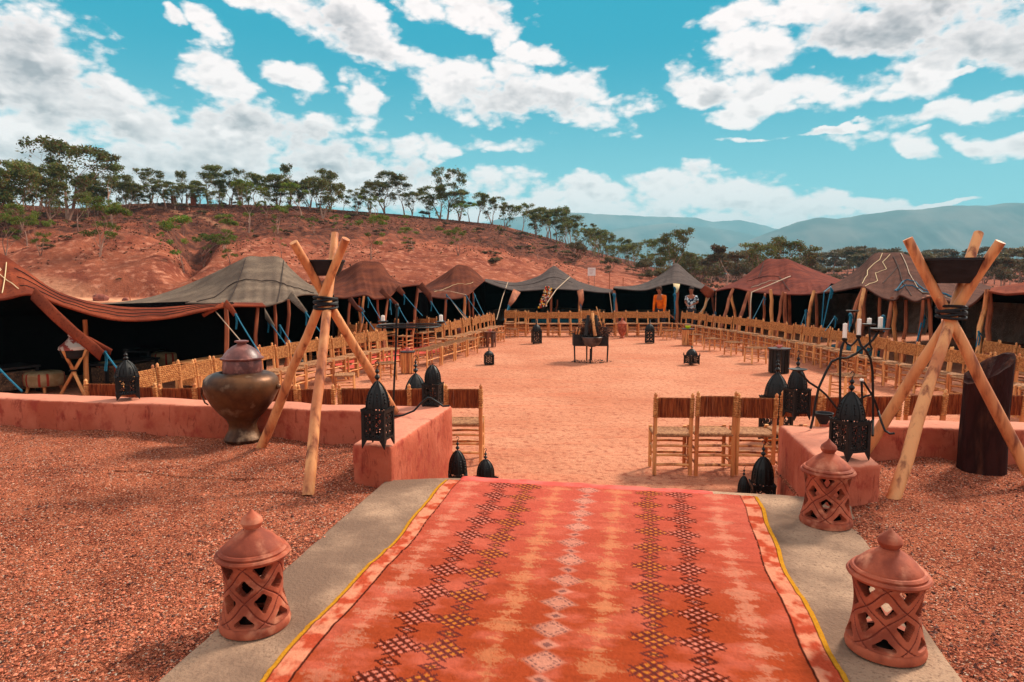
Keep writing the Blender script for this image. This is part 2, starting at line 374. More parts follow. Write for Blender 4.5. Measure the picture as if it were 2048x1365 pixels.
# ------------------------------------------------------------ mountains
m_mtn = M('mountain_rock', lin(118, 112, 108), lin(84, 90, 90), scale=.004, bump=.0, rough=1, spec=0)
def mountain(name, prof, dist, depth, seed):
    pxs = np.linspace(prof[0][0], prof[-1][0], 260); vs = []
    nr = 44
    for j in range(nr):
        t = j / (nr - 1)                       # 0 foot in front, .6 crest, 1 behind
        d = dist + depth * (t - .6)
        for k, px in enumerate(pxs):
            ztop = 2 + (558 - float(ip(px, prof))) / F * dist
            h = math.sin(min(t / .6, 1) * math.pi / 2) ** .9 if t <= .6 else math.cos((t - .6) / .4 * math.pi / 2)
            x = (px - 1024) / F * dist * (1 + 0 * t)
            vs.append((x, d, h))
    V = np.array(vs); zt = 2 + (558 - ip(np.tile(pxs, nr), prof)) / F * dist
    rg = fbm(V[:, 0] / (dist * .05), V[:, 1] / (dist * .09), 5, seed, True)
    V[:, 2] = -10 + (zt + 10) * V[:, 2] * (1 - .5 * (1 - V[:, 2]) * rg * 1.9) + dist * .0022 * (fbm(V[:, 0] / (dist * .012), V[:, 1] * 0, 3, seed) - .5)
    o = npmesh(name, V, grid_quads(nr, 260), m_mtn, kind='structure'); return o
mountain('mountain', [(1300, 560), (1400, 520), (1480, 488), (1530, 468), (1590, 446), (1620, 438), (1660, 441), (1720, 432), (1780, 424), (1830, 423), (1880, 415), (1940, 416), (2000, 410), (2060, 413), (2300, 400), (2700, 420), (3000, 450)], 3000, 1100, 21)
mountain('far_mountain', [(700, 540), (900, 470), (1000, 440), (1100, 428), (1180, 430), (1290, 436), (1380, 438), (1420, 446), (1470, 443), (1540, 460), (1640, 480), (1800, 500), (2100, 530)], 5200, 1400, 33)
mountain('low_mountain', [(500, 560), (900, 520), (1150, 470), (1330, 448), (1420, 458), (1500, 472), (1600, 500), (1750, 530), (1900, 556)], 4000, 1000, 5)
# ------------------------------------------------------------ haze
mh = bpy.data.materials.new('haze'); mh.use_nodes = True; mh.node_tree.nodes.clear(); T = N(mh.node_tree)
o_ = T.n('ShaderNodeOutputMaterial'); pvn = T.n('ShaderNodeVolumePrincipled'); pvn.inputs['Density'].default_value = 0.00021
pvn.inputs['Color'].default_value = (0.33, 0.78, 0.94, 1); T.t.links.new(pvn.outputs[0], o_.inputs['Volume'])
hb = MB(); hb.box((0, 2000, 190), (14000, 12000, 412)); hz = hb.build('haze', mh, None, smooth=False); hz['kind'] = 'stuff'; hz['label'] = 'pale blue haze over the distant mountains'
# ------------------------------------------------------------ terrace, slab and low walls
dC = Vector((math.sin(R(11)), math.cos(R(11)), 0)); nC = Vector((dC.y, -dC.x, 0))
ZT = .5
def prism(pts, z0, z1, name, mat, parent=None, bev=.02, kind=None, wob=0.006, sub=.12):
    """walls with worn, rounded, slightly uneven edges: pts are xy corners counter-clockwise"""
    import bmesh
    bm = bmesh.new(); lo_ = [bm.verts.new((p[0], p[1], z0)) for p in pts]; hi_ = [bm.verts.new((p[0], p[1], z1)) for p in pts]
    n = len(pts); bm.faces.new(list(reversed(lo_))); bm.faces.new(hi_)
    for i in range(n): bm.faces.new((lo_[i], lo_[(i + 1) % n], hi_[(i + 1) % n], hi_[i]))
    bmesh.ops.recalc_face_normals(bm, faces=bm.faces)
    bmesh.ops.bevel(bm, geom=list(bm.edges), offset=bev, segments=3, affect='EDGES', profile=.5)
    # cut into small cells for unevenness
    xs = [v.co.x for v in bm.verts]; ysv = [v.co.y for v in bm.verts]
    for ax, lo2, hi2 in ((0, min(xs), max(xs)), (1, min(ysv), max(ysv)), (2, z0, z1)):
        k = int((hi2 - lo2) / sub)
        for i in range(1, k):
            co = [0, 0, 0]; co[ax] = lo2 + (hi2 - lo2) * i / k; no = [0, 0, 0]; no[ax] = 1
            bmesh.ops.bisect_plane(bm, geom=bm.verts[:] + bm.edges[:] + bm.faces[:], plane_co=co, plane_no=no)
    bm.normal_update()
    from mathutils import noise as mn
    for v in bm.verts:
        v.co += v.normal * (mn.noise(v.co * 3.0) * wob * 1.6 + mn.noise(v.co * 9.0) * wob)
    me = bpy.data.meshes.new(name); bm.to_mesh(me); bm.free(); me.materials.append(mat)
    for p in me.polygons: p.use_smooth = True
    o = bpy.data.objects.new(name, me); COL.objects.link(o)
    if parent: o.parent = parent
    if kind: o['kind'] = kind
    return o
m_pise = M('red_render', lin(194, 104, 78), lin(172, 82, 58), scale=2.2, c3=lin(160, 66, 50), s3=9, rough=.9, bump=.6, bscale=16, dist=.02, spec=.15, stretch=(1, 1, .8))
def pise_extra(m):
    T = N(m.node_tree); b = m.node_tree.nodes['Principled BSDF']; g = T.n('ShaderNodeNewGeometry'); tcn = T.n('ShaderNodeTexCoord')
    src = b.inputs['Base Color'].links[0].from_socket
    st = T.ss(T.noise(T.v('MULTIPLY', tcn.outputs['Object'], (4, 4, 1.2)), 3.4, 7, .7, 1.2), .56, .63)
    c = T.mix(T.m('MULTIPLY', st, .5), src, lin(112, 36, 28))
    # upward faces painted paler to stand in for sunlight
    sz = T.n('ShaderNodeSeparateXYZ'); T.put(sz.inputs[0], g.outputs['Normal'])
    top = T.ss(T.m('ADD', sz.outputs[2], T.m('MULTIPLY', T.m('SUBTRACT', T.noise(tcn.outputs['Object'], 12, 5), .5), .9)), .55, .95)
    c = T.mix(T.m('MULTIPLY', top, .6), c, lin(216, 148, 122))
    T.t.links.new(c, b.inputs['Base Color'])
pise_extra(m_pise)
m_conc = M('worn_concrete', lin(178, 144, 118), lin(122, 96, 80), scale=1.7, c3=lin(128, 100, 82), s3=75, rough=.95, bump=.7, bscale=55, dist=.015, spec=.1)
m_grav = M('gravel_bed', lin(190, 104, 74), lin(152, 76, 54), scale=3, c3=lin(100, 44, 32), s3=60, rough=.98, bump=1.0, bscale=90, dist=.02, spec=.05)
def grav_extra(m):
    T = N(m.node_tree); b = m.node_tree.nodes['Principled BSDF']; tcn = T.n('ShaderNodeTexCoord'); oc = tcn.outputs['Object']
    src = b.inputs['Base Color'].links[0].from_socket
    vo = T.n('ShaderNodeTexVoronoi'); T.put(vo.inputs['Vector'], oc); vo.inputs['Scale'].default_value = 120
    sc_ = T.n('ShaderNodeSeparateColor'); T.put(sc_.inputs[0], vo.outputs['Color'])
    c = T.mix(T.m('MULTIPLY', T.ss(sc_.outputs[0], .55, .9), .75), src, lin(226, 142, 106))
    c = T.mix(T.m('MULTIPLY', T.ss(sc_.outputs[1], .76, .88), .75), c, lin(48, 26, 22))
    c = T.mix(T.m('MULTIPLY', T.ss(sc_.outputs[2], .95, .97), .8), c, lin(226, 200, 176))
    T.t.links.new(c, b.inputs['Base Color'])
    bn = T.n('ShaderNodeBump'); bn.inputs['Strength'].default_value = .9; bn.inputs['Distance'].default_value = .012
    T.put(bn.inputs['Height'], T.m('SUBTRACT', 1.0, vo.outputs['Distance'])); T.t.links.new(b.inputs['Normal'].links[0].from_socket, bn.inputs['Normal']); T.t.links.new(bn.outputs[0], b.inputs['Normal'])
grav_extra(m_grav)
def xy(v): return (v.x, v.y)
# slab under the carpet
SL = [A(300, 1365, ZT), A(770, 962, ZT), A(905, 957, ZT), A(1555, 992, ZT), A(1700, 1000, ZT), A(1722, 1070, ZT), A(1925, 1365, ZT)]
bL = SL[0] + (SL[0] - A(700, 1010, ZT)) * .9; bR = SL[6] + (SL[6] - SL[5]) * 1.1
slab = prism([xy(bL), xy(bR), xy(SL[6]), xy(SL[5]), xy(SL[4]), xy(SL[3]), xy(SL[2]), xy(SL[1])], .27, ZT + .015, 'path', m_conc, bev=.03, kind='structure', wob=.005)
SL2, SL3 = SL[2] + nC * .02, SL[3]
stp = prism([xy(SL2 - dC * .2), xy(SL3 - dC * .2), xy(SL3 + dC * .45), xy(SL2 + dC * .45)], -.05, .08, 'step', m_conc, bev=.02, kind='structure', wob=.004)
# gravel terraces: displaced sheets
def terrace(name, poly_y, xl, xr_fn, nx, ny, ylo=-6, yfront=None, flip=False):
    us = np.linspace(0, 1, nx); vsl = np.concatenate([np.linspace(0, .35, 20), np.linspace(.36, 1, ny)])
    U, V = np.meshgrid(us, vsl)
    return U, V
wL0, wL1 = A(0, 850, ZT), A(700, 880, ZT)     # foot line of the left wall
sL = (wL1.y - wL0.y) / (wL1.x - wL0.x)
def wallL(x): return wL1.y + (x - wL1.x) * sL
wR0, wR1 = A(1740, 915, ZT), A(1950, 915, ZT)
sR = -.11
def wallR(x): return wR0.y + (x - wR0.x) * sR
def gravel_sheet(name, side):
    ny, nx = 260, 280
    ysn = np.concatenate([np.linspace(-8, 2.2, 14)[:-1], np.linspace(2.2, 7.9, ny)])
    rows = []
    for y in ysn:
        # slab edge at this y
        yw = 2.2 + (y - 2.2) * (.73 if side < 0 else .645) if y > 2.2 else y
        if side < 0:
            e = np.interp(yw, [bL.y, SL[0].y, SL[1].y - .02, SL[1].y + .25, 9], [bL.x, SL[0].x, SL[1].x, SL[1].x + .28, -.9 + .28 * 1.4]) + .30
            if yw > 5.03: e = min(e, -.95 + (yw - 5.0) * .19)
            xs = e - (1 - (1 - np.linspace(0, 1, nx)) ** .55)[::1] * (e + 13) if False else e - np.linspace(0, 1, nx) ** 1.6 * (e + 13)
            rows.append(np.stack([xs, np.full(nx, y), np.full(nx, 0.)], -1))
        else:
            e = np.interp(yw, [bR.y, SL[6].y, SL[5].y, SL[4].y, 4.6, 6.5], [bR.x, SL[6].x, SL[5].x, SL[4].x, SL[4].x + .1, SL[4].x + .4]) - .34
            xs = e + np.linspace(0, 1, nx) ** 1.6 * (13 - e)
            rows.append(np.stack([xs, np.full(nx, y), np.full(nx, 0.)], -1))
    V = np.array(rows); x, y = V[..., 0], V[..., 1]
    # the far rim follows the foot of the wall
    lim = (wallL(x) if side < 0 else wallR(x)) + .12
    y2 = np.where(y > 2.2, 2.2 + (y - 2.2) * (lim - 2.2) / (7.9 - 2.2), y)
    V[..., 1] = y2; y = y2
    z = ZT + .10 * (fbm(x / .8, y / .8, 3, 31) - .5) - .02 + .03 * (fbm(x / .16, y / .16, 3, 8) - .5) + .010 * (fbm(x / .03, y / .03, 2, 8) - .5)
    inner = np.abs(x - x[:, :1]); z = z - .12 * np.clip((.24 - inner) / .10, 0, 1)
    V[..., 2] = z
    q = grid_quads(*x.shape)
    if side < 0: q = q[:, ::-1]
    return npmesh(name, V.reshape(-1, 3), q, m_grav, kind='structure'), V
gl, VL = gravel_sheet('gravel_ground', -1); gr_, VR = gravel_sheet('gravel_terrace', 1)
# loose stones, denser where the photo is coarse
m_peb = [M('pebble_red', lin(190, 98, 70), lin(222, 138, 104), scale=40, rough=.9, bump=0, rand=.0), M('pebble_dark', lin(78, 42, 34), lin(110, 60, 48), scale=30, rough=.8, bump=0), M('pebble_pale', lin(206, 168, 140), lin(180, 130, 104), scale=30, rough=.8, bump=0)]
def pebbles(name, V, n, seed, near_w=2.0):
    rg = np.random.RandomState(seed)
    V = V[(V[:, 1] > 2.3)]
    wgt = 1 / np.maximum(V[:, 1], 1) ** near_w * (np.abs(V[:, 0]) < V[:, 1] * .85 + .6) * np.clip(fbm(V[:, 0] / .5, V[:, 1] / .5, 3, 77) * 2.4 - .6, .05, 2)
    # weight by local cell size so density is per area
    wgt = wgt * (np.abs(V[:, 0]) + .4) ** .6
    idx = rg.choice(len(V), n, p=wgt / wgt.sum())
    c = V[idx] + np.stack([rg.uniform(-.03, .03, n), rg.uniform(-.02, .02, n), np.zeros(n)], -1)
    base = np.array([(1, 0, 0), (-1, 0, 0), (0, 1, 0), (0, -1, 0), (0, 0, 1), (0, 0, -1)], float)
    fs = np.array([(0, 2, 4), (2, 1, 4), (1, 3, 4), (3, 0, 4), (2, 0, 5), (1, 2, 5), (3, 1, 5), (0, 3, 5)])
    s = rg.gamma(3.0, .0012, n).clip(.0018, .020)
    th = rg.uniform(0, 6.28, n); sx_, sy_, sz_ = s * rg.uniform(.8, 1.5, n), s * rg.uniform(.7, 1.2, n), s * rg.uniform(.5, .9, n)
    q = base[None] * np.stack([sx_, sy_, sz_], -1)[:, None] * rg.uniform(.75, 1.2, (n, 6, 1))
    ct, st = np.cos(th)[:, None], np.sin(th)[:, None]
    x = q[..., 0] * ct - q[..., 1] * st; y = q[..., 0] * st + q[..., 1] * ct
    Vv = np.stack([x, y, q[..., 2]], -1) + c[:, None] + np.array([0, 0, 1])[None, None] * (sz_ * .35)[:, None, None]
    Fv = fs[None] + (np.arange(n) * 6)[:, None, None]
    o = npmesh(name, Vv.reshape(-1, 3), Fv.reshape(-1, 3), m_peb[0], smooth=False)
    o.data.materials.append(m_peb[1]); o.data.materials.append(m_peb[2])
    mi = rg.choice([0, 1, 2], n, p=[.62, .33, .05]); o.data.polygons.foreach_set('material_index', np.repeat(mi, 8).astype(np.int32))
    o['kind'] = 'stuff'; return o
tag(pebbles('loose_gravel', VL.reshape(-1, 3), 46000, 1), 'coarse red and black gravel strewn left of the carpet', 'gravel')
tag(pebbles('loose_gravel', VR.reshape(-1, 3), 26000, 2), 'coarse dark gravel strewn right of the carpet', 'gravel')
# walls
def wall_pts(a, b, th):
    d = (b - a).normalized(); n = Vector((-d.y, d.x, 0)); return [xy(a), xy(b), xy(b + n * th), xy(a + n * th)]
# left wall runs along to the cheek block
aL = Vector((-11, wallL(-11), 0)); bL2 = Vector((-.72, wallL(-.72), 0))
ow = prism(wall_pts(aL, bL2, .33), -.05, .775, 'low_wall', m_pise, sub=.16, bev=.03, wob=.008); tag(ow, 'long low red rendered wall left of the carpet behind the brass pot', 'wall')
k0, k1, k2 = A(705, 962, ZT), A(783, 968, ZT), A(895, 957, 0.)
kb = k1 + dC * 1.62; kw = kb - nC * .34
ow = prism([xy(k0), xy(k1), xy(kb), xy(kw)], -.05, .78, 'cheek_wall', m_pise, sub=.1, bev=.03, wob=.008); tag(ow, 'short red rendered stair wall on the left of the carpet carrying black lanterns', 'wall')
r0, r1 = A(1658, 937, .77), A(1762, 930, .77)
rb0 = A(1557, 850, .77)
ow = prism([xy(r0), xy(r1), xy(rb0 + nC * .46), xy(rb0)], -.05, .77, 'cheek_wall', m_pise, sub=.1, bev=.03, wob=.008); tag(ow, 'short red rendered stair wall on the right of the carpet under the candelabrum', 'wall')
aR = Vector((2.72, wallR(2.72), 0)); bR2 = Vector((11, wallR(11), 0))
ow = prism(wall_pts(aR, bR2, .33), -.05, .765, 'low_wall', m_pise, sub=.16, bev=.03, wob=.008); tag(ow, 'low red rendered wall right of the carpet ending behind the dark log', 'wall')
# ------------------------------------------------------------ prop materials
m_wood = M('peeled_wood', lin(230, 166, 104), lin(200, 122, 70), scale=5, c3=lin(120, 60, 36), s3=11, rough=.65, bump=.3, bscale=30, stretch=(1, 1, .18), rand=.08, dist=.01)
m_pole = M('tripod_wood', lin(228, 158, 102), lin(194, 116, 72), scale=7, c3=lin(120, 58, 36), s3=14, rough=.5, bump=.25, bscale=26, stretch=(1, 1, .15), dist=.008)
m_wooddk = M('bark_wood', lin(120, 70, 48), lin(70, 40, 30), scale=6, rough=.85, bump=.5, stretch=(1, 1, .2))
m_reedf = M('woven_reed', lin(212, 148, 88), lin(172, 106, 56), scale=26, c3=lin(120, 70, 38), s3=60, rough=.8, bump=.5, bscale=60, rand=.08)
m_reedb = M('split_reed', lin(176, 96, 52), lin(128, 58, 30), scale=22, c3=lin(74, 32, 18), s3=50, rough=.75, bump=.3, stretch=(2.5, 2.5, .12), rand=.1)
m_seat = M('seat_cord', lin(170, 118, 78), lin(126, 78, 48), scale=30, c3=lin(190, 140, 96), s3=70, rough=.85, bump=.5, rand=.08)
m_iron = M('black_iron', lin(10, 9, 9), lin(22, 17, 15), scale=18, rough=.5, bump=.35, bscale=40, spec=.32, dist=.006)
m_ironr = M('sooty_iron', lin(26, 22, 22), lin(44, 32, 28), scale=8, rough=.7, bump=.3)
m_steel = M('smoked_steel', lin(96, 92, 92), lin(46, 40, 40), scale=5, rough=.45, metal=.6, bump=.15)
m_terra = M('terracotta', lin(174, 86, 58), lin(132, 58, 38), scale=7, c3=lin(196, 124, 94), s3=9, rough=.75, bump=.25, bscale=40, dist=.006, rand=.04)
m_terrai = M('groove_clay', lin(120, 50, 36), rough=.9, bump=0)
m_jar = M('glazed_jar', lin(120, 66, 58), lin(84, 42, 38), scale=5, c3=lin(150, 96, 86), s3=14, rough=.42, bump=.15, spec=.5)
m_brass = M('aged_brass', lin(112, 74, 46), lin(58, 32, 20), scale=3, c3=lin(160, 128, 100), s3=6, rough=.45, metal=.5, bump=.12, bscale=14, lo=.35, hi=.6, dist=.02)
m_wax = M('candle_wax', lin(244, 238, 226), rough=.5, bump=0)
m_band = M('rubber_band', lin(20, 18, 20), rough=.6, bump=.3, bscale=40)
m_teal = M('teal_rope', lin(0, 110, 136), lin(0, 78, 104), scale=50, rough=.7, bump=.3)
m_rope = M('pale_rope', lin(200, 176, 150), lin(160, 130, 104), scale=60, rough=.8, bump=.3)
m_bowl = M('charred_bowl', lin(34, 32, 34), lin(24, 22, 24), scale=6, rough=.62, bump=.2, stretch=(1, 1, 4))
def cloth(name, a, b_, c, sc_=4, stripes=None, rough=.95):
    return M(name, a, b_, scale=sc_ * .5, c3=c, s3=26, rough=rough, bump=.5, bscale=60, dist=.012, spec=.05, lo=.35, hi=.65, wave=('Y', .7, c, .22), stretch=(1, 1, 1.3))
m_tbrown = cloth('brown_tent_cloth', lin(112, 60, 42), lin(84, 44, 34), lin(84, 42, 32))
m_trust = cloth('rust_tent_cloth', lin(142, 68, 44), lin(104, 46, 32), lin(88, 40, 30), 2)
m_tgrey = cloth('grey_tent_cloth', lin(126, 108, 92), lin(104, 88, 76), lin(84, 70, 60))
m_tdark = cloth('dark_tent_cloth', lin(84, 72, 68), lin(66, 56, 54), lin(104, 92, 86))
m_tmaroon = cloth('maroon_tent_cloth', lin(122, 58, 44), lin(92, 42, 35), lin(96, 44, 36))
m_tumber = cloth('umber_tent_cloth', lin(100, 64, 52), lin(80, 50, 42), lin(64, 40, 36))
m_lin = M('shade_black_wool', lin(15, 13, 15), lin(20, 17, 18), scale=8, rough=1, bump=0, spec=0)  # wool coloured black so the tents' inside shade is in the cloth
m_mat = M('woven_mat', lin(176, 152, 136), lin(146, 124, 110), scale=3, c3=lin(206, 184, 166), s3=34, rough=.95, bump=.8, bscale=24, dist=.03)
# ------------------------------------------------------------ chairs
def chair_proto():
    t = thing('straw_chair', 'x', 'chair')
    w, d, hs, hb, r = .185, .165, .43, .86, .021
    for sx in (-1, 1):
        b = MB(); x = sx * w
        pts = [(x, -d, 0), (x * .99, -d, .45), (x * 1.0, -d - .02, .7), (x * 1.02, -d - .035, hb - .05), (x * 1.02, -d - .036, hb - .025), (x * 1.02, -d - .037, hb - .0), (x * 1.02, -d - .037, hb + .02)]
        b.tube(pts, [r, r * 1.05, r, r * .95, r * .75, r * .9, r * .25], 8)
        o = b.build('rear_post', m_wood, t)
        b = MB()
        for k in range(9):                   # cord wound round the post beside the back panel
            z = .615 + k * .024
            b.lathe([(r * 1.05, 0), (r * 1.32, .006), (r * 1.32, .016), (r * 1.05, .022)], 8, (x * 1.005, -d - .012 - (z - .6) * .1, z))
        b.build('binding', m_reedf, o)
        b = MB(); b.tube([(x, d, 0), (x, d, hs + .03)], [r * .95, r], 8); b.build('front_leg', m_wood, t)
        for z, rr in ((.12, .011), (.26, .012)):
            b = MB(); b.tube([(x, -d, z), (x, 0, z + .008), (x, d, z)], [rr, rr * 1.2, rr], 6); b.build('stretcher', m_wood, t)
    for y, z, rr in ((-d, .11, .014), (-d, .21, .013), (-d, .31, .012), (d, .16, .013), (d, .29, .012)):
        b = MB(); b.tube([(-w, y, z), (0, y, z + .006), (w, y, z)], [rr, rr * 1.15, rr], 6); b.build('stretcher', m_wood, t)
    b = MB()                                  # seat: cord sheet dipping in the middle, rolled round four rails
    nn = 12; vs = []
    for i in range(nn + 1):
        for j in range(nn + 1):
            u, v = i / nn * 2 - 1, j / nn * 2 - 1
            dip = (1 - max(abs(u), abs(v)) ** 2) * .016; rid = .0035 * (((i if abs(u) < abs(v) else j) % 2))
            vs.append((u * (w + .004), v * (d + .004), hs + .012 - dip + rid))
    b.add(vs, [(i * (nn + 1) + j, (i + 1) * (nn + 1) + j, (i + 1) * (nn + 1) + j + 1, i * (nn + 1) + j + 1) for i in range(nn) for j in range(nn)])
    b.box((0, 0, hs - .016), (w * 2 - .02, d * 2 - .02, .02))
    for y in (-d, d): b.tube([(-w, y, hs - .004), (w, y, hs - .004)], .021, 8)
    for x in (-w, w): b.tube([(x, -d, hs - .004), (x, d, hs - .004)], .019, 8)
    b.build('seat', m_seat, t)
    # back panel: vertical split reeds behind, plaited cord in front
    b = MB(); k = 24
    yb = lambda z: -d - .004 - (z - .6) * .10
    for i in range(k):
        x = -w + .022 + (2 * w - .044) * (i + .5) / k; hw = (w - .02) / k * .94; jit = (hash((i, 3)) % 7 - 3) * .0008
        z0, z1 = .612 + (i * 7 % 5) * .0008, .828 - (i * 5 % 7) * .001
        b.add([(x - hw, yb(z0) - .010, z0), (x + hw, yb(z0) - .010, z0), (x + hw, yb(z1) - .010, z1), (x - hw, yb(z1) - .010, z1), (x, yb(z0) - .020 + jit, z0), (x, yb(z1) - .020 + jit, z1)], [(0, 4, 5, 3), (4, 1, 2, 5), (0, 1, 4), (3, 5, 2)])
    o = b.build('back_panel', m_reedb, t, smooth=False)
    b = MB()
    rows, cols = 9, 18
    for i in range(rows):
        for j in range(cols):
            z = .612 + .216 * (i + .5) / rows; x = -w + .02 + (2 * w - .04) * (j + .5) / cols; up = ((i + j) % 2)
            hw, hh = (w - .02) / cols * .96, .108 / rows * .97; y = yb(z) + .003
            b.add([(x - hw, y, z - hh), (x + hw, y, z - hh), (x + hw, y, z + hh), (x - hw, y, z + hh), (x, y + (.009 if up else .004), z + (.3 * hh if up else -.3 * hh))], [(0, 1, 4), (1, 2, 4), (2, 3, 4), (3, 0, 4)])
    b.build('plaited_face', m_reedf, o, smooth=False)
    return t
ORD = ['first', 'second', 'third', 'fourth', 'fifth', 'sixth', 'seventh', 'eighth', 'ninth', 'tenth', 'eleventh', 'twelfth', 'thirteenth', 'fourteenth', 'fifteenth', 'sixteenth', 'seventeenth', 'eighteenth', 'nineteenth', 'twentieth']
ORD += ['twenty-' + o for o in ORD[:9]] + ['thirtieth'] + ['thirty-' + o for o in ORD[:9]] + ['fortieth'] + ['forty-' + o for o in ORD[:9]]
chair0 = chair_proto(); chair_used = [0]
def chair(x, y, rz, label, group, z=0.0, s=1.0):
    rz += rnd.uniform(-.09, .09); x += rnd.uniform(-.02, .02); y += rnd.uniform(-.03, .03); sc_ = s * rnd.uniform(.97, 1.03)
    if not chair_used[0]:
        KIDS(chair0); [KIDS(c) for c in KIDS(chair0)]
        chair0.location = (x, y, z); chair0.rotation_euler = (0, 0, rz); chair0['label'] = label; chair0['group'] = group; chair_used[0] = 1; chair0.scale = (sc_,) * 3; return chair0
    return dup(chair0, (x, y, z), rz, label, group, sc_)
def along(pl, pitch, skip=()):
    pts = [Vector((p[0], p[1], 0)) for p in pl]; out_ = []; L = [(pts[i + 1] - pts[i]).length for i in range(len(pts) - 1)]; tot = sum(L); n = int(tot / pitch)
    for k in range(n + 1):
        s = k * tot / n; i = 0
        while i < len(L) - 1 and s > L[i]: s -= L[i]; i += 1
        d = (pts[i + 1] - pts[i]).normalized(); out_.append((pts[i] + d * s, d))
    return out_
# near row on the right: three clear chairs, then the ones behind the wall
for i, (px, lab) in enumerate([(1349, 'reed-backed chair seen from behind, leftmost of the three beside the right stair wall'), (1428, 'reed-backed chair seen from behind, middle of the three beside the right stair wall'), (1511, 'reed-backed chair seen from behind, touching the right stair wall behind the tall lantern')]):
    p = P(px, 600, 6.98 + i * .01); chair(p.x, p.y, -.03, lab, 'near row of chairs with their backs to us', s=1.0)
p0 = P(1511, 600, 6.98)
for i in range(9):
    chair(p0.x + .42 * (i + 1) + (0.04 if i > 2 else 0), 6.98 + .02 * i, rnd.uniform(-.06, .06), 'reed-backed chair seen from behind over the right low wall, %s from the stair wall' % ORD[i], 'near row of chairs with their backs to us')
pl_ = P(927, 600, 7.45)
chair(pl_.x, pl_.y, -.05, 'single reed-backed chair seen from behind just right of the left stair wall', 'near row of chairs with their backs to us', s=.97)
for i in range(10):
    chair(pl_.x - .395 * (i + 1), 7.45 + .02 * i, rnd.uniform(-.06, .06), 'reed-backed chair seen from behind over the left low wall, %s from the stair wall' % ORD[i], 'near row of chairs with their backs to us')
# left row
LP = [(-4.5, 8.6), (-4.25, 10.2), (-3.95, 11.9), (-3.4, 13.6), (-2.75, 15.3)]
for i, (p, d) in enumerate(along(LP, .42)):
    chair(p.x, p.y, math.atan2(d.y, d.x) + math.pi, 'straw-backed chair facing the court, %s in the left row counted from our end' % ORD[i], 'left row of chairs facing the court')
for i, (p, d) in enumerate(along([(-1.75, 17.9), (-1.2, 19.6), (-.75, 21.4), (-.45, 22.7)], .43)):
    chair(p.x, p.y, math.atan2(d.y, d.x) + math.pi, 'pale straw chair beyond the low benches, %s towards the far left corner' % ORD[i], 'left row of chairs facing the court')
# far row
for i in range(15):
    x = -.1 + i * .392
    chair(x, 23.9 + .05 * math.sin(i), math.pi, 'straw chair in the far row facing us, %s from the far left corner' % ORD[i], 'far row of chairs')
for i, x in enumerate([-.05, .42, 2.65, 3.05]):
    chair(x, 24.75, math.pi, 'straw chair standing behind the far row, %s from the left' % ORD[i], 'second row behind the far chairs')
# right row
RP = [(7.75, 8.3), (7.45, 9.8), (7.25, 11.3), (7.1, 13.3), (7.15, 15.9), (6.9, 19.1), (6.35, 22.0), (5.85, 23.9)]
for i, (p, d) in enumerate(reversed(along(RP, .425))):
    chair(p.x, p.y, math.atan2(d.y, d.x), 'straw-backed chair facing the court, %s in the right row from the far corner' % ORD[i], 'right row of chairs facing the court')
for i, (x, y) in enumerate([(8.7, 12.6), (8.65, 12.1), (8.6, 11.6), (8.62, 11.15), (8.7, 10.7), (8.8, 10.2)]):
    chair(x, y, R(88), 'straw chair in the rear right row beside the dark tent, %s from the tripod' % ORD[i], 'second row of chairs on the right')
# chairs at the tables under the left tents
for i, (px, pyt, d, rz) in enumerate([(690, 633, 17.2, 2.2), (712, 634, 17.6, 2.4), (738, 634, 17.6, 2.6), (778, 629, 19, 2.0), (808, 631, 18.8, 1.2), (838, 627, 19.8, 2.8), (855, 625, 20.2, 2.6), (668, 640, 16.4, 2.2)]):
    p = P(px, 600, d); chair(p.x, p.y, rz, 'tall straw chair at the dark tables under the left tents, %s of that cluster' % ORD[i], 'chairs at the tables under the left tents')
# ------------------------------------------------------------ stools and benches
def stool_proto():
    t = thing('straw_stool', 'x', 'stool'); w = .15; h = .3; r = .017
    for sx in (-1, 1):
        for sy in (-1, 1):
            b = MB(); b.tube([(sx * w, sy * w, 0), (sx * w * .95, sy * w * .95, h + .01)], r, 7); b.build('leg', m_wood, t)
        for z in (.08, .17):
            b = MB(); b.tube([(sx * w, -w, z), (sx * w, w, z)], .009, 6); b.build('stretcher', m_wood, t)
            b = MB(); b.tube([(-w, sx * w, z + .02), (w, sx * w, z + .02)], .009, 6); b.build('stretcher', m_wood, t)
    b = MB(); b.box((0, 0, h - .005), (w * 2, w * 2, .018))
    for s_ in (-1, 1):
        b.tube([(-w, s_ * w * .97, h - .004), (w, s_ * w * .97, h - .004)], .016, 7); b.tube([(s_ * w * .97, -w, h - .004), (s_ * w * .97, w, h - .004)], .016, 7)
    for k in range(9): b.tube([(-w + .03 * k + .03, -w, h + .004), (-w + .03 * k + .03, w, h + .004)], .008, 4)
    b.build('seat', m_seat, t); return t
stool0 = stool_proto(); su = [0]
def stool(px, pyb, label, rz=0, s=1.0):
    p = A(px, pyb, 0)
    if not su[0]:
        KIDS(stool0); su[0] = 1; stool0.location = p; stool0.rotation_euler.z = rz; stool0['label'] = label; stool0['group'] = 'low straw stools around the court'; stool0.scale = (s,) * 3; return
    dup(stool0, p, rz, label, 'low straw stools around the court', s)
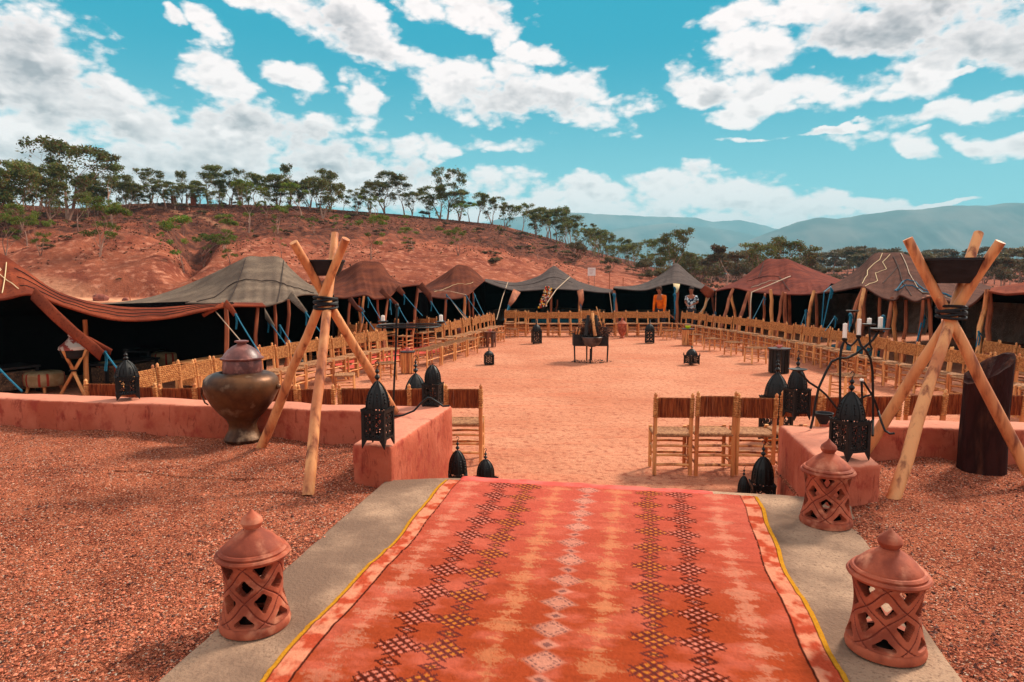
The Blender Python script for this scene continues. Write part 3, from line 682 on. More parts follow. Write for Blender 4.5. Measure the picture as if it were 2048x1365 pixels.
for px, py, s, rz, lab in [(690, 790, 1.1, .2, 'low straw stool behind the left tripod, nearest of the left stools'), (772, 762, 1.1, .5, 'low straw stool just left of the black lampstand rod'), (848, 731, 1.1, .3, 'low straw stool beside the round stave table on the left'),
        (896, 719, 1.1, .2, 'low straw stool in front of the left benches'), (937, 705, 1.0, .3, 'low straw stool at the far end of the left benches'), (960, 697, .95, .6, 'low straw stool left of the carved dark side table'), (996, 687, 1.0, .4, 'low straw stool right of the carved dark side table'),
        (1026, 678, .95, .3, 'low straw stool before the far left corner chairs'), (1111, 674, .7, .1, 'tiny straw stool in front of the far row'),
        (1338, 682, 1.0, .2, 'low straw stool right of the far right lantern'), (1389, 694, 1.1, .3, 'low straw stool beside the stave table with the green bowl'), (1424, 704, 1.1, .2, 'low straw stool second from the green bowl along the right row'),
        (1467, 714, 1.15, .2, 'low straw stool in the middle of the right row'), (1510, 729, 1.2, .15, 'low straw stool left of the black drum table'), (1694, 800, 1.3, .2, 'low straw stool behind the tall black lantern on the right')]:
    stool(px, py - 3, lab, rz, s)
def bench(p0, p1, label):
    t = thing('straw_bench', label, 'bench', ((p0 + p1) / 2), math.atan2((p1 - p0).y, (p1 - p0).x), 'backless straw benches on the left')
    L = (p1 - p0).length / 2 - .03; w = .16; h = .42
    for sx in (-1, 1):
        for sy in (-1, 1): b = MB(); b.tube([(sx * L, sy * w, 0), (sx * L, sy * w, h + .02)], .02, 7); b.build('leg', m_wood, t)
    for sy in (-1, 1): b = MB(); b.tube([(-L, sy * w, .2), (L, sy * w, .2)], .013, 6); b.build('stretcher', m_wood, t)
    b = MB(); b.box((0, 0, h), (2 * L, 2 * w, .03))
    for k in range(int(L * 2 / .035)): b.tube([(-L + .035 * k + .02, -w, h + .012), (-L + .035 * k + .02, w, h + .012)], .01, 4)
    b.build('seat', m_seat, t)
pA, pB = P(838, 700, 14.9), P(945, 700, 18.4); pA.z = pB.z = 0
for i in range(4):
    bench(pA.lerp(pB, i / 4 + .01), pA.lerp(pB, (i + 1) / 4 - .01), 'backless straw bench in the left row, %s from the stave table' % ORD[i])
# ------------------------------------------------------------ tables
def stave_table(p, label, r, h, mat, top, staves=18):
    t = thing('drum_table', label, 'table', p)
    for k in range(staves):
        a = 2 * math.pi * k / staves; b = MB(); b.box((math.cos(a) * r, math.sin(a) * r, h / 2), (.02, 2 * math.pi * r / staves * .86, h * (1 - .02 * (k % 3))), rz=a); b.build('stave', mat, t, smooth=False)
    b = MB(); b.lathe([(0, h), (r * 1.18, h), (r * 1.2, h + .01), (r * 1.18, h + .025), (0, h + .026)], 28); b.build('top', top, t)
    return t
def cup(p, label, mat, name='cup', cat='cup', r=.05, h=.07):
    b = MB(); b.lathe([(r * .6, 0), (r, h * .6), (r, h), (r * .85, h), (r * .8, h * .6), (0, h * .15)], 16)
    o = b.build(name, mat); o.location = p; tag(o, label, cat); return o
m_pink = M('pink_glaze', lin(226, 130, 120), rough=.35, bump=0); m_green = M('green_glaze', lin(186, 214, 20), rough=.35, bump=0)
m_slate = M('dark_top', lin(66, 54, 54), lin(50, 40, 40), scale=9, rough=.6, bump=.2)
p = A(816, 746, 0); stave_table(p, 'round wooden stave table with slate top in front of the left row', .135, .44, m_wood, m_slate); cup(p + Vector((0, 0, .466)), 'small pink glass on the left stave table', m_pink)
p = A(1375, 690, 0); stave_table(p, 'small wooden stave table holding a green bowl', .16, .47, m_wood, m_slate); cup(p + Vector((0, 0, .496)), 'bright green bowl on the small stave table', m_green, 'bowl', 'bowl', .08, .08)
p = A(1557, 745, 0); stave_table(p, 'black drum table behind the right lanterns', .2, .5, m_iron, m_slate, 16); cup(p + Vector((0, 0, .526)), 'pink bowl standing on the black drum table', m_pink, 'bowl', 'bowl', .06, .06)
# ------------------------------------------------------------ masked plates: pierced metal and clay
def pierced(fn, nx, nz, pos, thick, mf=None):
    """cells kept where fn(u,v) is true; pos(u,v,s) -> point, s = 0 outer / 1 inner face"""
    keep = [[fn((i + .5) / nx, (j + .5) / nz) for j in range(nz)] for i in range(nx)]
    b = MB(); idx = {}
    def vid(i, j, s):
        if (i, j, s) not in idx: idx[(i, j, s)] = len(b.v); b.v.append(tuple(pos(i / nx, j / nz, s)))
        return idx[(i, j, s)]
    K = lambda i, j: 0 <= i < nx and 0 <= j < nz and keep[i][j]
    for i in range(nx):
        for j in range(nz):
            if not keep[i][j]: continue
            b.f.append((vid(i, j, 0), vid(i + 1, j, 0), vid(i + 1, j + 1, 0), vid(i, j + 1, 0))); b.m += [mf((i + .5) / nx, (j + .5) / nz) if mf else 0, 1]; b.f.append((vid(i, j + 1, 1), vid(i + 1, j + 1, 1), vid(i + 1, j, 1), vid(i, j, 1)))
            for di, dj, e0, e1 in ((-1, 0, (i, j + 1), (i, j)), (1, 0, (i + 1, j), (i + 1, j + 1)), (0, -1, (i, j), (i + 1, j)), (0, 1, (i + 1, j + 1), (i, j + 1))):
                if not K(i + di, j + dj):
                    b.f.append((vid(*e0, 0), vid(*e0, 1), vid(*e1, 1), vid(*e1, 0))); b.m.append(0)
    return b
def scroll(u, v):
    """filigree: frame, cross bars and curls"""
    if min(u, 1 - u) < .07 or min(v, 1 - v) < .06: return True
    x, y = (u * 3) % 1 - .5, (v * 4) % 1 - .5; r = math.hypot(x, y); a = math.atan2(y, x)
    flip = 1 if (int(u * 3) + int(v * 4)) % 2 else -1
    if abs(r - .38) < .1: return True
    if abs(r - (.12 + .16 * ((flip * a / math.pi + 1) / 2))) < .07: return True
    return False
def dome_holes(u, v):
    x, y = (u * 3) % 1 - .5, (v * 5) % 1 - .5
    return not (.25 < v < .8 and abs(x) < .12 and abs(y) < .22 and (int(u * 3) + int(v * 5)) % 2 == 0 and int(u * 3) == 1)
def lantern_proto(name, w, hbody, feet, dome_h, hook=True, tall=False, spikes=False, balls=2, dens=22):
    t = thing(name, 'x', 'lantern'); hw = w / 2; z0 = feet; z1 = feet + hbody
    for k in range(4):
        rot = Matrix.Rotation(k * math.pi / 2, 3, 'Z')
        b = pierced(scroll, dens, int(dens * hbody / w * .9) + 4, lambda u, v, s: rot @ Vector(((u - .5) * w * .96, -hw * .97 + s * .006, z0 + v * hbody)), .004)
        b.build('pierced_panel', m_iron, t, smooth=False)
        b = MB(); c = rot @ Vector((-hw, -hw, 0))                       # corner upright ending in a pointed foot
        L_ = rot.to_3x3()
        for (ax, ay) in ((1, 0), (0, 1)):
            q = [(0, 0), (.055 * w / .25, feet * 1.05), (.03 * w / .25, feet * 1.1 + .03), (.03 * w / .25, hbody + feet), (0, hbody + feet)]
            vs = []
            for off in (-.004, .004):
                for (s_, z) in q:
                    pp = Vector((-hw + (s_ if ax else off), -hw + (s_ if ay else off), z)); vs.append(L_ @ pp)
            n = len(q); b.add(vs, [tuple(range(n)), tuple(range(2 * n - 1, n - 1, -1))] + [(i, i + n, (i + 1) % n + n, (i + 1) % n) for i in range(n)])
        b.tube([c + Vector((0, 0, .01)), c + Vector((0, 0, z1))], .006, 6)
        b.build('foot', m_iron, t)
    b = MB(); b.box((0, 0, z0 + .004), (w * .95, w * .95, .006)); b.build('base_plate', m_iron, t)
    b = MB(); b2 = MB()
    for z, e in ((z0 + .012, 1.02), (z1, 1.06), (z1 - .012, 1.02)): 
        for k in range(4):
            rot = Matrix.Rotation(k * math.pi / 2, 3, 'Z'); (b2 if z < z0 + .02 else b).box(rot @ Vector((0, -hw * e, z)), (w * e, .006, .011), rot=rot)
    for k in range(4):                                                    # beaded edge
        rot = Matrix.Rotation(k * math.pi / 2, 3, 'Z')
        for i in range(9): b.ball(rot @ Vector((-hw + w * i / 8, -hw * 1.07, z1 + .008)), .006, 5, 3)
        if spikes:
            c = rot @ Vector((-hw * 1.02, -hw * 1.02, z1)); b.tube([c, c + Vector((0, 0, .05)), c + Vector((0, 0, .085))], [.02, .014, .001], 4)
    b.build('cornice', m_iron, t); b2.build('base_rim', m_iron, t)
    # ribbed dome
    nf = 8; k = 9; prof = []
    for i in range(k + 1):
        a = i / k
        rr = hw * 1.02 * (math.cos(a * math.pi / 2) ** .62) if not tall else hw * 1.0 * (1 - a ** 2.6) ** .6
        prof.append((max(rr, .012), z1 + .012 + dome_h * a))
    b = MB(); b.lathe(prof, 32, fr=lambda th, z: (1.0 + .10 * abs(math.cos(2 * th)) ** .0 * 0) * (1 - .055 * abs(math.sin(4 * th)) ** 1))
    o = b.build('dome', m_iron, t)
    b = MB()
    for j in range(nf):
        th = j * 2 * math.pi / nf
        b.tube([(math.cos(th) * (r + .002), math.sin(th) * (r + .002), z) for r, z in prof], .0045, 4)
    for j in range(nf):
        th = (j + .5) * 2 * math.pi / nf
        for i in (2, 3, 4, 5):
            r, z = prof[i]; b.ball((math.cos(th) * r * .97, math.sin(th) * r * .97, z), .008, 5, 3)
    b.build('rib', m_iron, o)
    zt = prof[-1][1]; b = MB(); s_ = w / .25
    pr = [(.014 * s_, zt - .004), (.006 * s_, zt + .012 * s_)]; z = zt + .012 * s_
    for q in range(balls):
        rb = (.030 - .006 * q) * s_; pr += [(.008 * s_, z), (rb * .75, z + rb * .45), (rb, z + rb * .9), (rb * .75, z + rb * 1.35), (.007 * s_, z + rb * 1.8)]; z += rb * 1.9
    pr += [(.005 * s_, z + .01), (.001, z + .02)]
    b.lathe(pr, 12); b.build('finial', m_iron, t)
    if hook:
        b = MB(); rr = .022 * s_; zc = z + rr + .014
        b.tube([(0, 0, z), (0, 0, z + .014)] + [(rr * math.sin(a), 0, zc - rr * math.cos(a)) for a in [x * .45 for x in range(0, 11)]], .0042 * s_, 6); b.build('hook', m_iron, t)
    return t
L_SQ = lantern_proto('iron_lantern', .19, .20, .055, .175)
L_TALL = lantern_proto('tall_lantern', .15, .17, .012, .17, hook=True, tall=True)
L_WALL = lantern_proto('bullet_lantern', .155, .20, .012, .17, hook=False, tall=True, balls=0)
L_BIG = lantern_proto('large_lantern', .27, .52, .02, .28, hook=True, balls=3)
L_OUT = lantern_proto('court_lantern', .27, .46, .02, .24, hook=False, balls=3)
L_SPK = lantern_proto('spiked_lantern', .26, .2, .03, .17, hook=False, spikes=True, balls=1)
used = set()
def lantern(proto, loc, rz, label, s=1.0, hook=True, group='black pierced iron lanterns'):
    s = s if isinstance(s, tuple) else (s, s, s)
    if proto.name not in used:
        KIDS(proto); [KIDS(c) for c in KIDS(proto)]; used.add(proto.name); proto.location = loc; proto.rotation_euler.z = rz; proto.scale = s; proto['label'] = label; proto['group'] = group; return proto
    return dup(proto, loc, rz, label, group, s)
WT = .782
lantern(L_SQ, A(757, 893, WT), R(-14), 'black domed lantern with hook on the front end of the left stair wall', (.90, .90, 1.08))
lantern(L_SQ, A(1697, 917, WT - .01), R(16), 'black domed lantern with hook on the front end of the right stair wall', (.92, .92, 1.04))
lantern(L_SQ, A(1592, 838, WT - .01), R(14), 'black domed lantern on the far end of the right stair wall', (.82, .82, 1.04))
lantern(L_SQ, A(256, 797, .78), R(32), 'small black lantern standing alone on the left low wall', (1.05, 1.05, .88))
lantern(L_WALL, A(866, 812, WT), R(-12), 'tall narrow black lantern on the far end of the left stair wall')
lantern(L_BIG, A(833, 880, 0), R(10), 'black domed lantern on the court behind the left stair wall', 1.0)
lantern(L_BIG, A(1550, 882, 0), R(20), 'black domed lantern on the court behind the right stair wall', 1.02)
for px, top, d, s, rz, lab in [(915, 893, 5.85, (1.0, 1.0, 1.15), 5, 'black lantern at the foot of the left stair wall, the taller of the pair'), (971, 907, 5.9, (1.0, 1.0, .9), 40, 'small black lantern right of its pair by the left end of the carpet'),
        (1528, 868, 5.5, (1.12, 1.12, 1.25), -8, 'tall black lantern at the foot of the right stair wall'), (1489, 915, 5.45, (.62, .62, .85), 10, 'smallest black lantern beside the tall one at the right stair wall')]:
    p = P(px, top, d); p.z = .24 if False else 0.0
    # standing on the lower step beside the slab
    base = Vector((p.x, p.y, .085)); lantern(L_TALL, base, R(rz), lab, s)
for px, pyb, s, rz, lab in [(1073, 687, 1.0, 10, 'black court lantern left of the fire pit before the far row'), (1299, 686, 1.03, -8, 'black court lantern right of the fire pit before the far row')]:
    lantern(L_OUT, A(px, pyb, 0), R(rz), lab, (1.02, 1.02, .82))
lantern(L_OUT, A(978, 729, 0), R(8), 'small black lantern on the sand left of the fire pit', (.8, .8, .44))
lantern(L_SPK, A(1383, 729, 0), R(20), 'small spiked black lantern on the sand right of the fire pit', (.98, .98, .9))
lantern(L_OUT, A(603, 742, 0), R(8), 'tiny black lantern behind the left tripod among the straw chairs', (.5, .5, .35))
# ------------------------------------------------------------ terracotta lanterns
m_soot_shade = M('soot_shade', lin(30, 18, 16), rough=.95, bump=0, spec=.05)  # soot colour kept near black, painting shade onto the lantern's inner faces
def clay_lantern(proto_name):
    t = thing(proto_name, 'x', 'lantern'); H = .30; n = 5
    def rad(v): return .130 + .022 * (2 * v - 1) ** 2 + .008 * (1 - v)
    rows = [(.5, .34, 'd'), (.0, .64, 'd'), (.5, .88, 't'), (.0, .10, 'b')]
    def ab(u, v):
        w_ = .05 * math.sin(v * 12); return u * n + 1.85 * (v - .09) + w_, u * n - 1.85 * (v - .09) - w_
    def hole(u, v):
        if v < .03 or v > .965: return False
        a_, b_ = ab(u, v); da, db = abs(a_ % 1 - .5), abs(b_ % 1 - .5)
        if da < .285 and db < .285 and math.hypot(da, db) < .365: return True
        return False
    def hole_old(u, v):
        for off, vc, kd in rows:
            x = ((u * n + off + .5) % 1 - .5); y = v - vc
            if kd == 'd':
                yy = y / .225
                if abs(yy) < 1:
                    w = .155 * (1 - yy) ** .6 * (1 + yy) ** .6 if yy > -.15 else .155 * (1 + yy) * .85
                    if abs(yy + .18) < .10: w += .09 * (1 - abs(yy + .18) / .10)
                    if abs(x) < w: return True
            elif kd == 't':
                if -.08 < y < .07 and abs(x) < .16 * (y + .08) / .15: return True
            else:
                if -.06 < y < .08 and abs(x) < .13 * (.08 - y) / .14: return True
        return False
    def groove(u, v):
        a_, b_ = ab(u, v); return max(0, 1 - min(abs((a_ + .5) % 1 - .5), abs((b_ + .5) % 1 - .5)) / .035)
        for sg in (1, -1):
            for kk in (0, .5):
                c = (u * n + kk + sg * (v - .12) * 1.75 + .06 * math.sin(v * 22) * sg)
                dd = abs((c + .25) % 1 - .5) 
                a = max(a, 1 - min(dd / .035, 1)) if kk == 0 else a
        return a
    def pos(u, v, s):
        th = u * 2 * math.pi; r = rad(v) - s * .040 - (.006 * groove(u, v) if not s else 0); return Vector((r * math.cos(th), r * math.sin(th), .048 + v * H))
    NU, NZ = 280, 104
    b = pierced(lambda u, v: not hole(u, v), NU, NZ, pos, .01, lambda u, v: 2 if groove(u, v) > .35 else 0)
    # close the seam by welding: positions at u=0 and u=1 coincide
    b.build('pierced_body', [m_terra, m_soot_shade, m_terrai], t)
    b = MB(); b.lathe([(.135, 0), (.163, .003), (.166, .02), (.158, .045), (.150, .052), (.132, .054), (.132, .03), (.0, .03)], 48, fr=lambda th, z: 1 + .006 * math.sin(3 * th)); b.build('foot_ring', m_terra, t)
    b = MB(); b.lathe([(0, .0), (.086, 0), (.09, .004), (.07, .0065), (0, .007)], 28, (0, 0, .034)); b.build('soot_shade_bed', m_soot_shade, t)  # dark disc: soot plus painted shade inside the base
    b = MB(); z = .048 + H
    b.lathe([(.0, z - .004), (.150, z - .006), (.166, z), (.172, z + .010), (.166, z + .020), (.154, z + .021), (.157, z + .031), (.148, z + .040), (.138, z + .041), (.136, z + .048), (.122, z + .062), (.096, z + .088), (.066, z + .110), (.046, z + .122), (.040, z + .130), (.0, z + .131)], 48, fr=lambda th, z: 1 + .008 * math.sin(2 * th + 1))
    o = b.build('lid', m_terra, t)
    b = MB(); zz = z + .126
    b.lathe([(.038, zz), (.036, zz + .006), (.046, zz + .020), (.052, zz + .036), (.046, zz + .054), (.030, zz + .070), (.014, zz + .084), (.004, zz + .098), (.0, zz + .102)], 28); b.build('knob', m_terra, o)
    return t
TL = clay_lantern('clay_lantern'); zs = ZT + .018
lantern(TL, A(511, 1248, zs), R(20), 'terracotta lantern on the concrete left of the carpet', .89, group='pierced terracotta lanterns')
lantern(TL, A(1769, 1296, zs), R(60), 'terracotta lantern nearest to us at the right of the carpet', (.90, .90, .87), group='pierced terracotta lanterns')
lantern(TL, A(1651, 1046, zs), R(100), 'terracotta lantern in front of the right stair wall', .91, group='pierced terracotta lanterns')
# urn lantern before the far row
t = thing('clay_urn', 'orange terracotta urn with pointed lid before the far row', 'urn', A(1244, 676, 0))
b = MB(); b.lathe([(.09, 0), (.1, .02), (.06, .06), (.11, .14), (.15, .26), (.155, .40), (.15, .46)], 20); b.build('body', m_terra, t)
b = MB(); b.lathe([(.165, .46), (.17, .48), (.13, .53), (.06, .58), (.03, .6), (.045, .63), (.02, .68), (0, .71)], 20); b.build('lid', m_terra, t)
# ------------------------------------------------------------ tripods
def pole_pts(a, b_, n=7, wob=.008, seed=0):
    r_ = random.Random(seed); return [a.lerp(b_, i / (n - 1)) + Vector((r_.uniform(-wob, wob), r_.uniform(-wob, wob), 0)) * (0 if i in (0, n - 1) else 1) for i in range(n)]
def tripod(name, label, legs, cross, ext, rr, bowl, bowlspec, seed, strap):
    base = Vector((cross.x, cross.y, ZT)); t = thing(name, label, 'tripod', base)
    tops = []
    for k, (b0, e, off, dark) in enumerate(zip(legs, ext, strap['off'], strap['dark'])):
        top = P(*e); c = b0.lerp(top, .7); tops.append(top)
        b = MB(); pp = pole_pts(b0 - (c - b0).normalized() * .03, top, 8, .009, seed + k)
        b.tube(pp, [rr * (1.18 - .28 * i / 7) for i in range(8)], 14)
        for q in range(5):                      # knots
            i = 1 + q; pq = pp[i].lerp(pp[i + 1], .3) + Vector((rnd.uniform(-1, 1), -1, rnd.uniform(-.3, .3))).normalized() * rr * .85
            b.ball(pq, rr * .3, 6, 4)
        b.build('pole', m_wooddk if dark else m_pole, t, world=True)
    b = MB(); at = [b0.lerp(tp, (cross.z - b0.z) / (tp.z - b0.z)) for b0, tp in zip(legs, tops)]; mid = sum(at, Vector()) / 3
    rad_ = max((Vector((p.x - mid.x, p.y - mid.y, 0))).length for p in at) + rr * 1.15
    for q in range(6):
        z = cross.z - .035 + q * .014; b.tube([Vector((mid.x + math.cos(a) * rad_, mid.y + math.sin(a) * rad_, z + .012 * math.sin(a + q * 2))) for a in [x * math.pi / 7 for x in range(15)]], .011, 6)
    b.build('binding', m_band, t, world=True)
    bc, rb, hb_ = bowlspec
    b = MB(); b.lathe([(0, 0), (rb * .62, .0), (rb * .80, hb_ * .35), (rb * .96, hb_ * .88), (rb * 1.0, hb_ * .9), (rb, hb_), (rb * .9, hb_), (rb * .72, hb_ * .4), (rb * .5, hb_ * .12), (0, hb_ * .1)], 36)
    o = b.build('fire_bowl', m_bowl); o.location = bc; tag(o, bowl, 'bowl')
    return t
cr = P(642, 606, 5.55)
tripod('pole_tripod', 'peeled log tripod left of the carpet beside the brass pot', [A(522, 896, ZT), A(617, 984, ZT), Vector((-1.09, 6.22, .78))], cr, [(692, 478, 5.33), (670, 468, 5.85), (587, 485, 5.28)], .036, 'small charred bowl held in the top of the left tripod', (P(652, 552, 5.52), .155, .125), 5, dict(off=[(-.02, 0, 0), (.02, -.03, 0), (.03, .04, .0)], dark=[0, 0, 0]))
cr = P(1904, 624, 5.15)
tripod('pole_tripod', 'peeled log tripod right of the carpet in front of the dark log', [A(1722, 914, ZT), A(1787, 996, ZT), A(2066, 962, ZT)], cr, [(2001, 484, 4.88), (1957, 467, 5.40), (1815, 478, 5.16)], .039, 'wide charred bowl held in the top of the right tripod', (P(1906, 567, 5.12), .215, .185), 11, dict(off=[(-.03, .0, .0), (.03, -.05, 0), (.0, .05, 0.0)], dark=[0, 0, 0]))
# ------------------------------------------------------------ brass pot with clay jar
t = thing('brass_pot', 'big aged brass pot on a flared foot beside the left tripod', 'pot', A(487, 880, ZT))
b = MB(); b.lathe([(.168, 0), (.172, .02), (.150, .06), (.128, .10), (.122, .15), (.138, .19), (.15, .21), (.155, .215), (.20, .26), (.27, .35), (.322, .45), (.334, .52), (.325, .575), (.290, .615), (.24, .635), (.19, .642), (.185, .62), (0, .62)], 56); b.build('body', m_brass, t)
for s_ in (-1, 1):
    b = MB(); b.tube([(s_ * .325, 0, .5), (s_ * .365, 0, .49), (s_ * .375, 0, .42), (s_ * .345, 0, .35), (s_ * .315, 0, .33)], [.012, .009, .008, .008, .006], 7); b.ball((s_ * .34, 0, .505), .028, 8, 5); b.build('ring_handle', m_brass, t)
t = thing('clay_jar', 'maroon glazed clay jar with a stepped conical lid on the brass pot', 'jar', A(487, 880, ZT) + Vector((.015, 0, .628)))
b = MB(); b.lathe([(.15, 0), (.172, .012), (.176, .06), (.168, .115), (.165, .13), (.0, .13)], 40); b.build('body', m_jar, t)
b = MB(); b.lathe([(.17, .125), (.19, .135), (.192, .147), (.175, .152), (.165, .17), (.13, .215), (.085, .25), (.05, .268), (.04, .275), (.042, .285), (.062, .29), (.062, .302), (.045, .306), (0, .30)], 40); b.build('lid', m_jar, t)
# ------------------------------------------------------------ dark hollow log
m_log = M('charred_log', lin(58, 30, 27), lin(32, 17, 17), scale=5, c3=lin(90, 52, 40), s3=5, rough=.92, bump=.8, bscale=12, dist=.03, stretch=(1.6, 1.6, .4), spec=.08)
c = A(2000, 950, ZT) + Vector((0, .2, 0)); vs = []; n = 48; kz = 24
from mathutils import noise as mno
for j in range(kz + 1):
    for i in range(n):
        th = 2 * math.pi * i / n; v = j / kz
        rr = .178 * (1 + .10 * mno.noise((math.cos(th) * 1.2, math.sin(th) * 1.2, v * 1.2)) + .04 * mno.noise((math.cos(th) * 5, math.sin(th) * 5, v * 1.6)))
        ztop = .80 + .12 * math.cos(th - .1) + .02 * mno.noise((th * 2, 3, 0)); z = -.03 + (ztop + .03) * v
        vs.append((c.x + rr * math.cos(th), c.y + rr * math.sin(th) * .8, ZT + z))
b = MB(); b.add(vs, [(j * n + i, j * n + (i + 1) % n, (j + 1) * n + (i + 1) % n, (j + 1) * n + i) for j in range(kz) for i in range(n)])
k0_ = len(b.v); b.add([Vector((c.x, c.y, 0)) + (Vector(v) - Vector((c.x, c.y, 0))) * Vector((.82, .82, 1)).x if False else (c.x + (v[0] - c.x) * .8, c.y + (v[1] - c.y) * .8, v[2] - .01) for v in vs[-n:]] + [(c.x, c.y, ZT + .7)], [(i, (i + 1) % n, n) for i in range(n)])
b.add([], []); top = kz * n
b.f += [(top + i, top + (i + 1) % n, k0_ + (i + 1) % n, k0_ + i) for i in range(n)]; b.m += [0] * n
o = b.build('dark_log', m_log); tag(o, 'charred upright tree log with slanted top at the right edge behind the tripod', 'log')
# ------------------------------------------------------------ candelabra
def dish(b, c, r): b.lathe([(0, -.012), (r * .5, -.010), (r * .9, .0), (r * 1.02, .008), (r * .9, .006), (0, -.004)], 20, c)
def candle(p, r, h, label):
    b = MB(); b.lathe([(r, 0), (r, h), (r * .8, h + .003), (0, h - .003)], 14); b.tube([(0, 0, h - .005), (.001, 0, h + .012)], .0015, 4)
    o = b.build('candle', m_wax); o.location = p; tag(o, label, 'candle', 'white candles'); return o
def pix(lst, d0): return [P(q[0], q[1], d0 + (q[2] if len(q) > 2 else 0)) for q in lst]
D = 5.5
t = thing('iron_candelabrum', 'twisted black wrought-iron candelabrum on the right stair wall', 'candelabrum', P(1680, 845, D))
def rod(name, lst, r=.0085, d0=D, par=t): b = MB(); b.tube(pix(lst, d0), r, 7); b.build(name, m_iron, par, world=True)
rod('rod', [(1689, 682), (1683, 695), (1680, 715), (1680, 760), (1680, 822), (1679, 846)], .010)
rod('rod', [(1758, 663, .1), (1746, 680, .08), (1730, 694, .05), (1712, 708, .03), (1695, 716, .02), (1678, 717), (1663, 724), (1654, 740), (1646, 757), (1637, 777), (1631, 805), (1626, 838), (1621, 858)], .010)
rod('rod', [(1595, 742), (1606, 752), (1618, 765), (1637, 777, -.01), (1652, 790, -.02), (1665, 806, -.02), (1676, 820, .0)], .009)
rod('rod', [(1717, 678), (1722, 692, -.03), (1732, 702, -.03), (1741, 718), (1745, 745), (1746, 790), (1746, 840), (1745, 872, -.12)], .010)
rod('rod', [(1702, 814, .05), (1716, 801, .03), (1730, 793, .01), (1743, 790), (1750, 803), (1756, 822), (1763, 845, -.1), (1770, 862, -.15), (1780, 868, -.18), (1789, 867, -.2)], .009)
rod('rod', [(1723, 762), (1724, 800), (1725, 842)], .009)
rod('rod', [(1727, 764), (1736, 778), (1745, 792)], .009)
rod('rod', [(1689, 680), (1694, 688), (1702, 692), (1709, 686), (1717, 676)], .008)
rod('rod', [(1710, 668), (1709, 650), (1707, 636), (1705, 625)], .006)
rod('rod', [(1738, 652), (1739, 670), (1740, 690), (1744, 698), (1738, 705)], .008)
b = MB()
for px, py, r in ((1705, 623, .05), (1738, 650, .05), (1760, 659, .078), (1596, 740, .072)): dish(b, P(px, py, D + (.1 if px == 1760 else 0)), r)
for px, py in ((1689, 680), (1717, 674)): b.lathe([(.008, -.02), (.022, 0), (.022, .012), (.01, .014)], 10, P(px, py, D))
b.build('drip_dish', m_iron, t, world=True)
candle(P(1689, 676, D), .0165, .112, 'white candle at the left of the right candelabrum')
candle(P(1717, 670, D), .0165, .125, 'tall white candle second from the left on the right candelabrum')
candle(P(1738, 650, D), .0165, .05, 'short white candle stub on the small dish of the right candelabrum')
candle(P(1760, 656, D + .1), .0175, .085, 'white candle on the wide dish at the right of the candelabrum')
c_ = P(1723, 762, D); candle(c_, .015, .012, 'burnt-down candle stub low on the right candelabrum')
b = MB(); b.lathe([(.03, 0), (.045, .03), (.075, .075), (.08, .095), (.072, .095), (.045, .04), (0, .015)], 24); o = b.build('clay_bowl', m_bowl); o.location = A(1646, 848, WT); tag(o, 'black footed bowl on the right stair wall between two lanterns', 'bowl')
D = 6.25
t = thing('iron_candelabrum', 'tall black rod candelabrum with a ring behind the left stair wall', 'candelabrum', P(787, 829, D))
rod('rod', [(794, 614), (793, 640), (792, 690), (789, 750), (787, 800), (786, 829)], .010, D, t)
b = MB(); c_ = P(818, 652, D); rr = .29
b.tube([c_ + Vector((math.cos(a) * rr, math.sin(a) * rr, .004 * math.sin(3 * a))) for a in [x * math.pi / 16 for x in range(33)]], .009, 6, cap=False); b.tube([c_ + Vector((-rr, 0, 0)), c_ + Vector((rr, 0, 0))], .007, 6); b.ball(P(794, 612, D), .02, 8, 6); b.build('ring', m_iron, t, world=True)
b = MB()
for px, py in ((766, 643), (882, 644)): b.lathe([(.01, -.02), (.03, -.012), (.05, .002), (.045, .004), (0, -.004)], 16, P(px, py, D))
b.build('drip_dish', m_iron, t, world=True)
rod('foot', [(787, 833), (806, 831), (828, 822), (843, 806), (856, 796), (862, 797), (876, 806), (886, 813), (899, 812)], .009, 5.95, t)
candle(P(766, 642, D), .017, .045, 'short white candle at the left of the ring candelabrum')
candle(P(882, 643, D), .017, .055, 'white candle at the right end of the ring candelabrum')
# ------------------------------------------------------------ fire pit
fc = A(1180, 722, 0)
t = thing('fire_pit', 'black steel fire trough on legs in the middle of the court', 'fire pit', fc)
w2, zt_, zb_ = .415, .66, .38
b = MB()
for y in (-.2, .2): b.box((0, y, (zt_ + zb_) / 2), (w2 * 2, .012, zt_ - zb_))
for x in (-w2, w2): b.box((x, 0, (zt_ + zb_) / 2), (.012, .39, zt_ - zb_))
b.box((0, 0, zb_ + .01), (w2 * 2 - .02, .39, .012)); b.build('trough', m_ironr, t, smooth=False)
for x, y in ((-w2 + .01, -.2), (w2 - .01, -.2), (-w2 + .01, .2), (w2 - .01, .2)):
    if y > 0: x *= .15
    b = MB(); b.tube([(x, y, zb_ + .02), (x * .96, y * 1.05, -.01)], [.022, .018], 6); b.build('leg', m_ironr, t)
b = MB(); b.tube([(-.02, -.33, .33), (-.03, -.33, .12), (-.03, -.34, -.01)], [.03, .022, .018], 6); b.build('leg', m_ironr, t)
b = MB(); b.lathe([(0, 0), (.08, .01), (.17, .06), (.225, .14), (.255, .245), (.25, .25), (.21, .15), (.12, .05), (0, .02)], 32, (0, -.34, .37)); b.build('ash_bowl', m_steel, t)
r_ = random.Random(4)
t2 = thing('brushwood', 'heap of dry twigs and burnt sticks piled on the fire trough', 'firewood', fc + Vector((0, 0, .55)))
b = MB()
